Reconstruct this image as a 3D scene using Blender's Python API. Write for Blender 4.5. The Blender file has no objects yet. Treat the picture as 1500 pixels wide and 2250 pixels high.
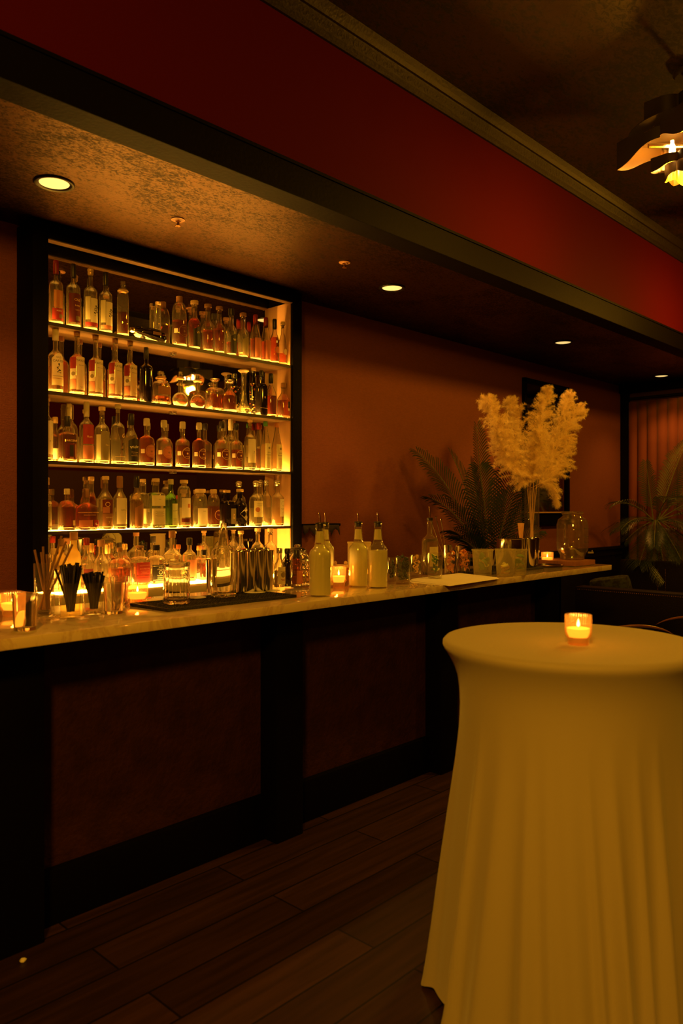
import bpy, bmesh, math, random
from mathutils import Vector, Matrix
from math import sin, cos, pi, radians, atan2, atan, tan, sqrt

# ------------------------------------------------------------------ camera, world, exposure
SC = bpy.context.scene
COL = SC.collection
FPX, CAM_Z, YAW = 1700.0, 1.47, 43.5
HORIZON = 1116.0
cam_data = bpy.data.cameras.new('camera')
cam = bpy.data.objects.new('camera', cam_data)
COL.objects.link(cam)
cam.location = (0, 0, CAM_Z)
cam.rotation_euler = (radians(90), 0, radians(YAW - 90))
cam_data.sensor_fit = 'VERTICAL'
cam_data.sensor_height = 36
cam_data.sensor_width = 24
cam_data.lens = 36 * FPX / 2250
cam_data.shift_y = (HORIZON - 1125) / 2250
cam_data.clip_start = .05
cam_data.dof.use_dof = True
cam_data.dof.focus_distance = 4.6
cam_data.dof.aperture_fstop = 2.8
SC.camera = cam
SC.view_settings.view_transform = 'Standard'
SC.view_settings.look = 'None'
SC.view_settings.exposure = 0
SC.view_settings.gamma = 1
SC.view_settings.use_curve_mapping = False
wd = bpy.data.worlds.new('world')
SC.world = wd
wd.use_nodes = True
wd.node_tree.nodes['Background'].inputs[0].default_value = (1, .42, .12, 1)
wd.node_tree.nodes['Background'].inputs[1].default_value = .0008
cy = SC.cycles
cy.max_bounces = 14
cy.transmission_bounces = 14
cy.glossy_bounces = 6
cy.diffuse_bounces = 3
cy.transparent_max_bounces = 12
cy.caustics_reflective = False
cy.caustics_refractive = True
cy.blur_glossy = .6
cy.sample_clamp_indirect = 2.5

# light levels (all warm lamps of the room)
WARM = (1.0, .42, .016)
PANEL_COL, PANEL_STR = (1.0, .45, .045), 66.0
DOWN_W = 34.0
CH1_W, CH2_W, CH3_W, CH4_W = 78.0, 45.0, 430.0, 110.0
CANDLE_W = .35

# ------------------------------------------------------------------ where things stand
def bearing(px):
    return radians(YAW) + atan((750 - px) / FPX)
def on_wallplane(px, Y):
    "x along the room and depth from the lens, of a point at distance Y from the camera's line"
    b = bearing(px)
    X = Y / tan(b)
    Z = X * cos(radians(YAW)) + Y * sin(radians(YAW))
    return X, Z
def on_level(px, py, z):
    "point of a level surface at height z"
    Z = (CAM_Z - z) * FPX / (py - HORIZON)
    s = (px - 750) / FPX * Z
    a = radians(YAW)
    return Vector((Z * cos(a) + s * sin(a), Z * sin(a) - s * cos(a), z)), Z
def depth(p):
    a = radians(YAW)
    return p[0] * cos(a) + p[1] * sin(a)

# ------------------------------------------------------------------ materials
MATS = {}
def mat(name, col=(.5, .5, .5), rough=.5, metal=0, trans=0, ior=1.45, emis=None, estr=0,
        spec=.5, sheen=0, bump=None, mix=None, sss=0, coat=0, translucent=0):
    """bump = (scale, strength, kind); mix = (second colour, scale, lo, hi, kind, stretch)"""
    if name in MATS: return MATS[name]
    m = bpy.data.materials.new(name); MATS[name] = m
    m.use_nodes = True
    nt = m.node_tree; N = nt.nodes; L = nt.links
    b = N['Principled BSDF']
    b.inputs['Base Color'].default_value = (*col, 1)
    b.inputs['Roughness'].default_value = rough
    b.inputs['Metallic'].default_value = metal
    b.inputs['Transmission Weight'].default_value = trans
    b.inputs['IOR'].default_value = ior
    b.inputs['Specular IOR Level'].default_value = spec
    b.inputs['Sheen Weight'].default_value = sheen
    b.inputs['Coat Weight'].default_value = coat
    if emis:
        b.inputs['Emission Color'].default_value = (*emis, 1)
        b.inputs['Emission Strength'].default_value = estr
    tc = None
    def coords(stretch=(1, 1, 1)):
        t = N.new('ShaderNodeTexCoord'); mp = N.new('ShaderNodeMapping')
        mp.inputs['Scale'].default_value = stretch
        L.new(t.outputs['Object'], mp.inputs[0]); return mp.outputs[0]
    if mix:
        c2, sc_, lo, hi, kind, st = mix
        n = N.new('ShaderNodeTexNoise'); n.inputs['Scale'].default_value = sc_
        n.inputs['Detail'].default_value = 8; n.inputs['Roughness'].default_value = .65
        L.new(coords(st), n.inputs['Vector'])
        src = n.outputs[0]
        if kind == 'vein':
            n.inputs['Distortion'].default_value = 1.5
            w = N.new('ShaderNodeMath'); w.operation = 'SUBTRACT'; L.new(src, w.inputs[0]); w.inputs[1].default_value = .5
            w2 = N.new('ShaderNodeMath'); w2.operation = 'ABSOLUTE'; L.new(w.outputs[0], w2.inputs[0]); src = w2.outputs[0]
        r = N.new('ShaderNodeMapRange'); r.inputs[1].default_value = lo; r.inputs[2].default_value = hi
        L.new(src, r.inputs[0])
        mx = N.new('ShaderNodeMix'); mx.data_type = 'RGBA'
        mx.inputs['A'].default_value = (*col, 1); mx.inputs['B'].default_value = (*c2, 1)
        L.new(r.outputs[0], mx.inputs['Factor'])
        L.new(mx.outputs['Result'], b.inputs['Base Color'])
    if bump:
        sc_, stg, kind = bump
        if kind == 'wave':
            n = N.new('ShaderNodeTexWave'); n.inputs['Scale'].default_value = sc_
            n.inputs['Distortion'].default_value = 3
        elif kind == 'voro':
            n = N.new('ShaderNodeTexVoronoi'); n.inputs['Scale'].default_value = sc_
        else:
            n = N.new('ShaderNodeTexNoise'); n.inputs['Scale'].default_value = sc_
            n.inputs['Detail'].default_value = 6
        L.new(coords(), n.inputs['Vector'])
        bp = N.new('ShaderNodeBump'); bp.inputs['Strength'].default_value = stg
        bp.inputs['Distance'].default_value = .01
        L.new(n.outputs[0], bp.inputs['Height']); L.new(bp.outputs[0], b.inputs['Normal'])
    if translucent:
        tr = N.new('ShaderNodeBsdfTranslucent'); tr.inputs[0].default_value = (*col, 1)
        ms = N.new('ShaderNodeMixShader'); ms.inputs[0].default_value = translucent
        L.new(b.outputs[0], ms.inputs[1]); L.new(tr.outputs[0], ms.inputs[2])
        L.new(ms.outputs[0], N['Material Output'].inputs[0])
    return m

def glass_mat(name, col, rough=0.0, ior=1.47, haze=0, hcol=None):
    m = mat(name, col, rough, trans=1, ior=ior)
    if haze:   # diffuse scatter mixed in to imitate a lit golden glow
        nt = m.node_tree; N = nt.nodes; L = nt.links
        d = N.new('ShaderNodeBsdfDiffuse'); tr = N.new('ShaderNodeBsdfTranslucent')
        for q in (d, tr): q.inputs[0].default_value = (*(hcol or (.9, .85, .72)), 1)
        a = N.new('ShaderNodeMixShader'); a.inputs[0].default_value = .6; L.new(d.outputs[0], a.inputs[1]); L.new(tr.outputs[0], a.inputs[2])
        b = N.new('ShaderNodeMixShader'); b.inputs[0].default_value = haze
        L.new(N['Principled BSDF'].outputs[0], b.inputs[1]); L.new(a.outputs[0], b.inputs[2]); L.new(b.outputs[0], N['Material Output'].inputs[0])
    return m

black_wood = mat('black_painted_wood', (.0025, .0017, .0015), .6, spec=.06, bump=(60, .15, 'noise'))
under_wood = mat('shelf_under_wood', (.13, .07, .03), .5)
jamb_wood = mat('shelf_side_wood', (.60, .34, .18), .45, mix=((.45, .24, .12), 6, .35, .7, 'n', (1, 1, .08)))
wall_paper = mat('terracotta_wallpaper', (.22, .062, .040), .75, bump=(220, .5, 'noise'), mix=((.17, .046, .028), 90, .35, .65, 'n', (.4, .4, 3)))
fascia_red = mat('oxblood_paint', (.060, .0020, .0035), .75, spec=.06, bump=(300, .2, 'noise'))
wainscot = mat('dark_wainscot', (.006, .004, .0035), .55, spec=.2)
def plaster(name, light, dark, rough, metal, fine=55, bumpd=.0022):
    "metallic brushed plaster: large cloudy patches broken by fine drawn out flecks"
    m = bpy.data.materials.new(name); MATS[name] = m; m.use_nodes = True
    nt = m.node_tree; N = nt.nodes; L = nt.links; b = N['Principled BSDF']
    t = N.new('ShaderNodeTexCoord')
    def noise(sc_, st, det=8, dist=0):
        mp = N.new('ShaderNodeMapping'); mp.inputs['Scale'].default_value = st; L.new(t.outputs['Object'], mp.inputs[0])
        n = N.new('ShaderNodeTexNoise'); n.inputs['Scale'].default_value = sc_; n.inputs['Detail'].default_value = det
        n.inputs['Roughness'].default_value = .7; n.inputs['Distortion'].default_value = dist; L.new(mp.outputs[0], n.inputs[0]); return n.outputs[0]
    def rng(s_, a, b_, c=0, d=1):
        r = N.new('ShaderNodeMapRange'); r.inputs[1].default_value = a; r.inputs[2].default_value = b_; r.inputs[3].default_value = c; r.inputs[4].default_value = d; L.new(s_, r.inputs[0]); return r.outputs[0]
    cloud = noise(1.7, (1, 1.4, 1), 5, .6); fl = noise(fine, (1, 1.7, 1), 4, .8)
    ad = N.new('ShaderNodeMath'); ad.operation = 'ADD'; L.new(rng(cloud, .3, .7, -.10, .10), ad.inputs[0]); L.new(fl, ad.inputs[1])
    f = rng(ad.outputs[0], .47, .60)
    mx = N.new('ShaderNodeMix'); mx.data_type = 'RGBA'; mx.inputs['A'].default_value = (*light, 1); mx.inputs['B'].default_value = (*dark, 1)
    L.new(f, mx.inputs['Factor']); L.new(mx.outputs['Result'], b.inputs['Base Color'])
    b.inputs['Metallic'].default_value = metal; L.new(rng(f, 0, 1, rough, min(1, rough + .25)), b.inputs['Roughness'])
    bp = N.new('ShaderNodeBump'); bp.inputs['Strength'].default_value = .8; bp.inputs['Distance'].default_value = bumpd
    L.new(ad.outputs[0], bp.inputs['Height']); L.new(bp.outputs[0], b.inputs['Normal'])
    return m
brown_metal = plaster('mottled_bronze_plaster', (.054, .022, .0055), (.0055, .002, .001), .37, .97)
ceil_main = plaster('mottled_brown_plaster', (.040, .017, .009), (.006, .0025, .002), .5, .3, 26)
panel_brown = mat('mottled_bar_panel', (.050, .016, .016), .6, metal=.1, spec=.2, bump=(45, .5, 'noise'),
                  mix=((.03, .010, .011), 9, .4, .66, 'n', (1, 1, 1)))
stone = mat('veined_marble', (.84, .68, .46), .07, coat=.8, spec=.8,
            mix=((.68, .50, .34), 2.6, .05, .0, 'vein', (1, 1.6, 1)))
stone2 = mat('back_marble', (.60, .5, .4), .15)
crown_gold = mat('antique_gold_crown', (.015, .0075, .003), .55, metal=.3, bump=(60, .35, 'noise'))
mirror_m = mat('mirror_silver', (.90, .85, .76), .015, metal=1)
panel_lit = mat('lit_acrylic', (.8, .7, .6), .4, emis=PANEL_COL, estr=PANEL_STR)
clear = glass_mat('clear_glass', (1, .98, .95), haze=.02)
bottle_glass = glass_mat('bottle_glass', (1, .97, .88), haze=.042, hcol=(.95, .85, .55))
def thin_glass(name, tint, ior=1.5, haze=0, rough=0.0):
    "thin walled glass: mostly see-through with a mirror-like sheen at grazing angles"
    m = bpy.data.materials.new(name); MATS[name] = m; m.use_nodes = True
    nt = m.node_tree; N = nt.nodes; L = nt.links; N.remove(N['Principled BSDF'])
    tr = N.new('ShaderNodeBsdfTransparent'); tr.inputs[0].default_value = (*tint, 1)
    gl = N.new('ShaderNodeBsdfGlossy'); gl.inputs['Roughness'].default_value = rough; gl.inputs[0].default_value = (1, 1, 1, 1)
    # Schlick sheen, the same from either side of the wall
    g = N.new('ShaderNodeNewGeometry'); dt = N.new('ShaderNodeVectorMath'); dt.operation = 'DOT_PRODUCT'
    L.new(g.outputs['Normal'], dt.inputs[0]); L.new(g.outputs['Incoming'], dt.inputs[1])
    def mth(op, a, b=None):
        q = N.new('ShaderNodeMath'); q.operation = op
        for i, v in enumerate((a, b)):
            if v is None: continue
            if isinstance(v, (int, float)): q.inputs[i].default_value = v
            else: L.new(v, q.inputs[i])
        return q.outputs[0]
    f0 = ((ior - 1) / (ior + 1)) ** 2
    ab = mth('ABSOLUTE', dt.outputs['Value']); pw = mth('POWER', mth('SUBTRACT', 1.0, ab), 5.0)
    fac = mth('ADD', mth('MULTIPLY', pw, 1 - f0), f0)
    mx = N.new('ShaderNodeMixShader'); L.new(fac, mx.inputs[0]); L.new(tr.outputs[0], mx.inputs[1]); L.new(gl.outputs[0], mx.inputs[2])
    out = mx.outputs[0]
    if haze:
        d = N.new('ShaderNodeBsdfTranslucent'); d.inputs[0].default_value = (*tint, 1); e = N.new('ShaderNodeBsdfDiffuse'); e.inputs[0].default_value = (*tint, 1)
        q = N.new('ShaderNodeMixShader'); L.new(d.outputs[0], q.inputs[1]); L.new(e.outputs[0], q.inputs[2])
        r = N.new('ShaderNodeMixShader'); r.inputs[0].default_value = haze; L.new(out, r.inputs[1]); L.new(q.outputs[0], r.inputs[2]); out = r.outputs[0]
    L.new(out, N['Material Output'].inputs[0]); return m
thin = thin_glass('thin_clear_glass', (.96, .95, .90), haze=.015)
clear_rough = glass_mat('frosted_glass', (1, .95, .85), .45)
dark_glass = mat('dark_glass', (.012, .008, .006), .06, coat=.5)
green_glass = glass_mat('green_glass', (.50, .70, .22), haze=.02)
steel = mat('polished_steel', (.75, .72, .68), .12, metal=1)
steel_rough = mat('brushed_steel', (.55, .52, .48), .3, metal=1)
gold_metal = mat('gold_metal', (.95, .66, .30), .22, metal=1)
black_metal = mat('black_metal', (.012, .01, .01), .4, metal=.5)
cream_paper = mat('cream_paper', (.86, .76, .58), .6, translucent=.45)
pale_yellow = mat('pale_yellow_paper', (.9, .8, .5), .6, translucent=.45)
pink_paper = mat('pink_paper', (.62, .24, .14), .6, translucent=.4)
red_paper = mat('red_paper', (.34, .028, .026), .6, translucent=.3)
dark_red_paper = mat('dark_red_paper', (.12, .009, .010), .6, translucent=.15)
black_paper = mat('black_paper', (.018, .013, .012), .5)
olive_paper = mat('olive_paper', (.26, .20, .09), .6, translucent=.25)
brown_paper = mat('brown_paper', (.32, .14, .06), .6, translucent=.25)
ink = mat('black_ink', (.02, .012, .01), .6)
white_ink = mat('pale_ink', (.9, .82, .66), .6)
gold_ink = mat('gold_ink', (.85, .55, .25), .4)
whisky = glass_mat('amber_whisky', (.9, .5, .2), ior=1.36, haze=.02, hcol=(.7, .3, .08))
whisky_red = glass_mat('red_whisky', (.74, .15, .06), ior=1.36, haze=.02, hcol=(.6, .08, .04))
whisky_pale = glass_mat('pale_spirit', (.97, .86, .6), ior=1.36, haze=.05)
whisky_dark = glass_mat('dark_whisky', (.50, .07, .04), ior=1.36, haze=.03, hcol=(.3, .03, .02))
green_liq = glass_mat('green_spirit', (.7, .85, .4), ior=1.36)
juice = mat('citrus_juice', (.92, .90, .50), .35, coat=.6, translucent=.15)
cap_black = mat('black_cap', (.02, .016, .015), .35)
cap_red = mat('red_wax', (.22, .012, .014), .4)
cap_green = mat('green_cap', (.05, .2, .05), .4)
cap_orange = mat('orange_cap', (.5, .17, .04), .4)
cap_gold = mat('gold_cap', (.8, .55, .25), .3, metal=.6)
cap_silver = mat('silver_cap', (.7, .66, .6), .25, metal=.9)
cork = mat('cork', (.78, .52, .28), .7, bump=(200, .4, 'noise'))
wood_cork = mat('pale_wood_stopper', (.7, .5, .3), .6)
brown_cap = mat('brown_cap', (.28, .13, .06), .5)
frosted_yellow = mat('frosted_yellow_glass', (.95, .78, .35), .45, translucent=.7)
rubber = mat('black_rubber', (.014, .012, .012), .6, bump=(160, .6, 'voro'))

# ------------------------------------------------------------------ mesh builder
class MB:
    def __init__(s): s.v = []; s.f = []; s.mi = []; s.mats = []
    def m(s, material):
        if material not in s.mats: s.mats.append(material)
        return s.mats.index(material)
    def add(s, vs, fs, material=None, T=None):
        o = len(s.v)
        if T is not None: vs = [tuple(T @ Vector(v)) for v in vs]
        s.v += [tuple(v) for v in vs]
        k = s.m(material) if material else 0
        for f in fs:
            s.f.append(tuple(i + o for i in f)); s.mi.append(k)
        return s
    def box(s, x0, x1, y0, y1, z0, z1, material=None, T=None):
        vs = [(x, y, z) for x in (x0, x1) for y in (y0, y1) for z in (z0, z1)]
        fs = [(0, 1, 3, 2), (4, 6, 7, 5), (0, 4, 5, 1), (2, 3, 7, 6), (0, 2, 6, 4), (1, 5, 7, 3)]
        return s.add(vs, fs, material, T)
    def bevbox(s, x0, x1, y0, y1, z0, z1, b=.003, material=None, T=None):
        bm = bmesh.new(); bmesh.ops.create_cube(bm, size=1)
        for v in bm.verts:
            v.co = Vector((x0 + (v.co.x + .5) * (x1 - x0), y0 + (v.co.y + .5) * (y1 - y0), z0 + (v.co.z + .5) * (z1 - z0)))
        bmesh.ops.bevel(bm, geom=bm.edges[:] , offset=b, segments=2, profile=.6, affect='EDGES')
        bm.verts.index_update()
        s.add([v.co[:] for v in bm.verts], [[v.index for v in f.verts] for f in bm.faces], material, T)
        bm.free(); return s
    def lathe(s, prof, segs=24, material=None, n=2, sx=1, sy=1, rib=None, T=None, close=True):
        """prof: list of (r, z) from bottom to top; r=0 ends make a pole"""
        vs = []; rings = []
        for (r, z) in prof:
            if r < 1e-6:
                rings.append([len(vs)]); vs.append((0, 0, z))
            else:
                ring = []
                for k in range(segs):
                    a = 2 * pi * k / segs
                    q = 1.0
                    if n != 2: q = (abs(cos(a)) ** n + abs(sin(a)) ** n) ** (-1.0 / n)
                    if rib: q *= 1 + rib[1] * cos(rib[0] * a)
                    ring.append(len(vs)); vs.append((r * q * cos(a) * sx, r * q * sin(a) * sy, z))
                rings.append(ring)
        fs = []
        for A, B in zip(rings, rings[1:]):
            if len(A) == 1 and len(B) == 1: continue
            for k in range(segs):
                k2 = (k + 1) % segs
                if len(A) == 1: fs.append((A[0], B[k2], B[k]))
                elif len(B) == 1: fs.append((A[k], A[k2], B[0]))
                else: fs.append((A[k], A[k2], B[k2], B[k]))
        return s.add(vs, fs, material, T)
    def tube(s, pts, r, segs=8, material=None, T=None):
        pts = [Vector(p) for p in pts]
        rs = r if isinstance(r, (list, tuple)) else [r] * len(pts)
        vs = []; rings = []
        for i, p in enumerate(pts):
            d = (pts[min(i + 1, len(pts) - 1)] - pts[max(i - 1, 0)]).normalized()
            up = Vector((0, 0, 1)) if abs(d.z) < .95 else Vector((1, 0, 0))
            a = d.cross(up).normalized(); b = a.cross(d).normalized()
            ring = []
            for k in range(segs):
                t = 2 * pi * k / segs
                ring.append(len(vs)); vs.append(p + (a * cos(t) + b * sin(t)) * rs[i])
            rings.append(ring)
        fs = []
        for A, B in zip(rings, rings[1:]):
            for k in range(segs):
                k2 = (k + 1) % segs
                fs.append((A[k], B[k], B[k2], A[k2]))
        fs.append(tuple(rings[0])); fs.append(tuple(reversed(rings[-1])))
        return s.add(vs, fs, material, T)
    def build(s, name, material=None, parent=None, smooth=True, loc=None, fix=True, angle=35):
        me = bpy.data.meshes.new(name)
        me.from_pydata([tuple(v) for v in s.v], [], s.f)
        if s.mats:
            for m_ in s.mats: me.materials.append(m_)
            me.polygons.foreach_set('material_index', s.mi)
        elif material: me.materials.append(material)
        if fix:
            bm = bmesh.new(); bm.from_mesh(me); bmesh.ops.recalc_face_normals(bm, faces=bm.faces)
            bm.to_mesh(me); bm.free()
        if smooth:
            me.polygons.foreach_set('use_smooth', [True] * len(me.polygons))
            try: me.set_sharp_from_angle(angle=radians(angle))
            except Exception: pass
        o = bpy.data.objects.new(name, me); COL.objects.link(o)
        if parent: o.parent = parent
        if loc is not None: o.location = loc
        return o

def tag(o, label=None, cat=None, group=None, kind=None):
    if label: o['label'] = label
    if cat: o['category'] = cat
    if group: o['group'] = group
    if kind: o['kind'] = kind
    return o
def thing(name, label, cat, loc=(0, 0, 0), rz=0, group=None):
    o = bpy.data.objects.new(name, None); COL.objects.link(o)
    o.empty_display_size = .05
    o.location = loc; o.rotation_euler = (0, 0, rz)
    return tag(o, label, cat, group)
def struct(name, mb, material=None, smooth=False):
    o = mb.build(name, material, smooth=smooth); o['kind'] = 'structure'; return o
def dup_tree(root, loc, rz=None, label=None, group=None):
    r = root.copy(); COL.objects.link(r); r.location = loc
    if rz is not None: r.rotation_euler = (r.rotation_euler[0], r.rotation_euler[1], rz)
    if label: r['label'] = label
    if group: r['group'] = group
    for ch in list(root.children):
        c = ch.copy(); COL.objects.link(c); c.parent = r
        for g in ch.children:
            d = g.copy(); COL.objects.link(d); d.parent = c
    return r

# ------------------------------------------------------------------ lettering (Blender's own font)
_TX = {}
def text_vf(sv):
    if sv in _TX: return _TX[sv]
    cu = bpy.data.curves.new('lettering', 'FONT'); cu.body = sv; cu.size = 1
    cu.align_x = 'CENTER'; cu.align_y = 'CENTER'; cu.resolution_u = 2
    ob = bpy.data.objects.new('lettering', cu); COL.objects.link(ob)
    dg = bpy.context.evaluated_depsgraph_get(); dg.update()
    me = bpy.data.meshes.new_from_object(ob.evaluated_get(dg))
    r = ([tuple(v.co) for v in me.vertices], [tuple(p.vertices) for p in me.polygons])
    bpy.data.objects.remove(ob); bpy.data.curves.remove(cu); bpy.data.meshes.remove(me)
    _TX[sv] = r
    return r
for t_ in ['OLD', 'CARTER', 'STRAIGHT KENTUCKY', 'TAYLOR', 'SMALL BATCH', 'LARCENY', 'Weller', 'DON', 'FULANO', "HENDRICK'S",
           "MICHTER'S", 'BOURBON', 'WHISKEY', "JACK", "DANIEL'S", 'Tennessee', 'WOODFORD RESERVE', 'DOUBLE OAKED',
           'BOTTLED IN', '7', 'TON', 'KENTUCKY', 'Blanton', 'Old', 'RARE', 'TEQUILA', 'AGED', 'Tanqueray', 'G', 'TEQUILERA', 'GIN', 'No. 3', 'Rum', 'R']:
    text_vf(t_)
# ------------------------------------------------------------------ the room
WALL_Y, SOFF_Z, FASC_Y, CEIL_Z = 3.88, 2.90, 2.60, 3.82
XL, XR, YF = -4.0, 8.9, -4.6
# floor of dark planks
fl = MB().box(XL, XR + .1, YF, WALL_Y + .1, -.06, 0)
fm = bpy.data.materials.new('dark_plank_floor'); fm.use_nodes = True
nt = fm.node_tree; N = nt.nodes; L = nt.links; b = N['Principled BSDF']
t = N.new('ShaderNodeTexCoord'); br = N.new('ShaderNodeTexBrick')
br.inputs['Scale'].default_value = 1; br.inputs['Brick Width'].default_value = 1.3; br.inputs['Row Height'].default_value = .17
br.inputs['Mortar Size'].default_value = .004; br.inputs['Bias'].default_value = 0
br.inputs['Color1'].default_value = (.055, .023, .019, 1); br.inputs['Color2'].default_value = (.025, .010, .008, 1)
br.inputs['Mortar'].default_value = (.006, .003, .003, 1)
L.new(t.outputs['Object'], br.inputs[0])
mp = N.new('ShaderNodeMapping'); mp.inputs['Scale'].default_value = (1, 14, 1); L.new(t.outputs['Object'], mp.inputs[0])
nz = N.new('ShaderNodeTexNoise'); nz.inputs['Scale'].default_value = 2.2; nz.inputs['Detail'].default_value = 8; L.new(mp.outputs[0], nz.inputs[0])
mx = N.new('ShaderNodeMix'); mx.data_type = 'RGBA'; mx.blend_type = 'MULTIPLY'; mx.inputs['Factor'].default_value = .75
cr = N.new('ShaderNodeMapRange'); cr.inputs[1].default_value = .3; cr.inputs[2].default_value = .7; cr.inputs[3].default_value = .35; cr.inputs[4].default_value = 1.3
L.new(nz.outputs[0], cr.inputs[0]); L.new(br.outputs[0], mx.inputs['A']); L.new(cr.outputs[0], mx.inputs['B'])
L.new(mx.outputs['Result'], b.inputs['Base Color']); b.inputs['Roughness'].default_value = .42
bp = N.new('ShaderNodeBump'); bp.inputs['Strength'].default_value = .25; L.new(nz.outputs[0], bp.inputs['Height']); L.new(bp.outputs[0], b.inputs['Normal'])
struct('floor', fl, fm)
struct('wall_back', MB().box(XL, XR, WALL_Y, WALL_Y + .1, 1.03, SOFF_Z), wall_paper)
w = MB().box(XL, XR, WALL_Y - .012, WALL_Y + .1, 0, 1.0)
w.box(XL, XR, WALL_Y - .035, WALL_Y + .1, 1.0, 1.03)
w.box(XL, XR, WALL_Y - .022, WALL_Y, .93, .96)
struct('trim_wainscot', w, wainscot)
struct('ceiling_bar', MB().box(XL, XR, FASC_Y + .02, WALL_Y + .1, SOFF_Z, SOFF_Z + .08), brown_metal)
struct('wall_fascia', MB().box(XL, XR, FASC_Y, FASC_Y + .1, SOFF_Z + .15, CEIL_Z), fascia_red)
w = MB().bevbox(XL, XR, FASC_Y - .018, FASC_Y + .12, SOFF_Z - .004, SOFF_Z + .15, .004)
w.box(XL, XR, FASC_Y - .026, FASC_Y, SOFF_Z + .135, SOFF_Z + .15)
struct('trim_beam', w, black_wood)
struct('ceiling', MB().box(XL, XR, YF, FASC_Y + .1, CEIL_Z, CEIL_Z + .08), ceil_main)
# crown moulding: ornament band below, plain cove above
cw = MB()
pr = [(FASC_Y, 3.70), (FASC_Y - .014, 3.70), (FASC_Y - .018, 3.715), (FASC_Y - .03, 3.725), (FASC_Y - .045, 3.765),
      (FASC_Y - .05, 3.77), (FASC_Y - .062, 3.772), (FASC_Y - .075, 3.79), (FASC_Y - .09, 3.82), (FASC_Y, 3.82)]
vs = [(x, y, z) for x in (XL, XR) for (y, z) in pr]; n = len(pr)
cw.add(vs, [(i, (i + 1) % n, n + (i + 1) % n, n + i) for i in range(n)] + [tuple(range(n)), tuple(reversed(range(n, 2 * n)))], crown_gold)
# scroll ornament along the band
sc = MB()
x = 1.0
while x < XR - .1:
    for s_ in (-1, 1):
        pts = []
        for k in range(15):
            a = k / 14 * 2.6 * pi; r_ = .020 * (1 - k / 18)
            pts.append((x + s_ * .016 + r_ * cos(a) * s_, FASC_Y - .036 - (r_ * sin(a)) * .35, 3.745 + r_ * sin(a)))
        sc.tube(pts, .0028, 4, crown_gold)
    x += .085
cw.add(sc.v, sc.f, crown_gold)
struct('trim_crown', cw)
# end wall behind the curtain, and the three walls out of the picture
struct('wall_right', MB().box(XR, XR + .1, YF, WALL_Y + .1, 0, CEIL_Z + .08), mat('dark_wall', (.06, .018, .014), .7))
struct('wall_left', MB().box(XL - .1, XL, YF, WALL_Y + .1, 0, CEIL_Z + .08), wall_paper)
w = MB().box(XL, XR, YF - .1, YF, 0, 2.1, mat('dark_wall'))
w.box(XL, XR, YF - .1, YF, 2.1, CEIL_Z + .08, fascia_red)
struct('wall_front', w)
# corner post and header at the end wall
w = MB().box(XR - .06, XR, WALL_Y - .09, WALL_Y, 0, SOFF_Z)
w.box(XR - .10, XR, FASC_Y, WALL_Y, SOFF_Z - .09, SOFF_Z)
struct('trim_corner', w, black_wood)

# pleated curtain
random.seed(5)
cv = MB(); y = 3.79; pts = []
while y > 1.5:
    wd_ = random.uniform(.085, .12)
    for k in range(10):
        t_ = k / 10
        dx = .045 * (sin(pi * t_) ** .55)
        pts.append((y - wd_ * t_, XR - .035 - dx - (.0)))
    y -= wd_
n = len(pts); vs = []; 
for z in (0.02, .8, 1.6, 2.2, 2.70):
    fl_ = 1 - .25 * (z - 1.4) / 1.4
    for (yy, xx) in pts: vs.append((XR - .03 - (XR - .03 - xx) * fl_, yy, z))
fs = []
for r_ in range(4):
    for i in range(n - 1): fs.append((r_ * n + i, r_ * n + i + 1, (r_ + 1) * n + i + 1, (r_ + 1) * n + i))
cv.add(vs, fs)
o = cv.build('pleated_curtain', mat('terracotta_curtain', (.16, .033, .018), .8, sheen=.1, bump=(400, .3, 'noise')), fix=False, angle=60)
sm = o.modifiers.new('thick', 'SOLIDIFY'); sm.thickness = .003; sm.offset = 0
tag(o, 'terracotta pleated curtain hanging on the end wall behind the far palm', 'curtain')
o = MB().tube([(XR - .05, 3.78, 2.74), (XR - .05, 1.5, 2.74)], .014, 10).build('curtain_rod', black_metal)
tag(o, 'black rod carrying the terracotta curtain on the end wall', 'curtain rod')

# ------------------------------------------------------------------ recessed downlights
down_disc = mat('downlight_lens', (.9, .8, .6), .4, emis=(1, .68, .22), estr=1.0)
def downlight(x, y, label):
    t = thing('recessed_downlight', label, 'ceiling light', (x, y, SOFF_Z), 0, 'downlights in the ceiling over the bar')
    MB().lathe([(.086, .004), (.0865, -.004), (.083, -.009), (.078, -.010), (.066, -.005), (.063, -.001), (.063, .004)], 40).build('trim_ring', black_metal, t)
    MB().lathe([(0, -.004), (.058, -.0035), (.0635, -.002), (.0635, .002), (0, .002)], 36).build('lens', down_disc, t)
    ld = bpy.data.lights.new('downlight_beam', 'SPOT'); lo = bpy.data.objects.new('downlight_beam', ld); COL.objects.link(lo)
    ld.energy = DOWN_W; ld.color = (1, .40, .045); ld.spot_size = radians(106); ld.spot_blend = .8; ld.shadow_soft_size = .05
    lo.location = (0, 0, -.03); lo.parent = t
downlight(1.60, 3.26, 'recessed downlight in the bronze ceiling, nearest, left above the lit shelving')
downlight(3.87, 3.22, 'recessed downlight just right of the lit shelving')
downlight(6.16, 3.21, 'recessed downlight above the pampas grass and palm')
downlight(8.45, 3.25, 'small far recessed downlight close to the terracotta curtain')
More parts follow.
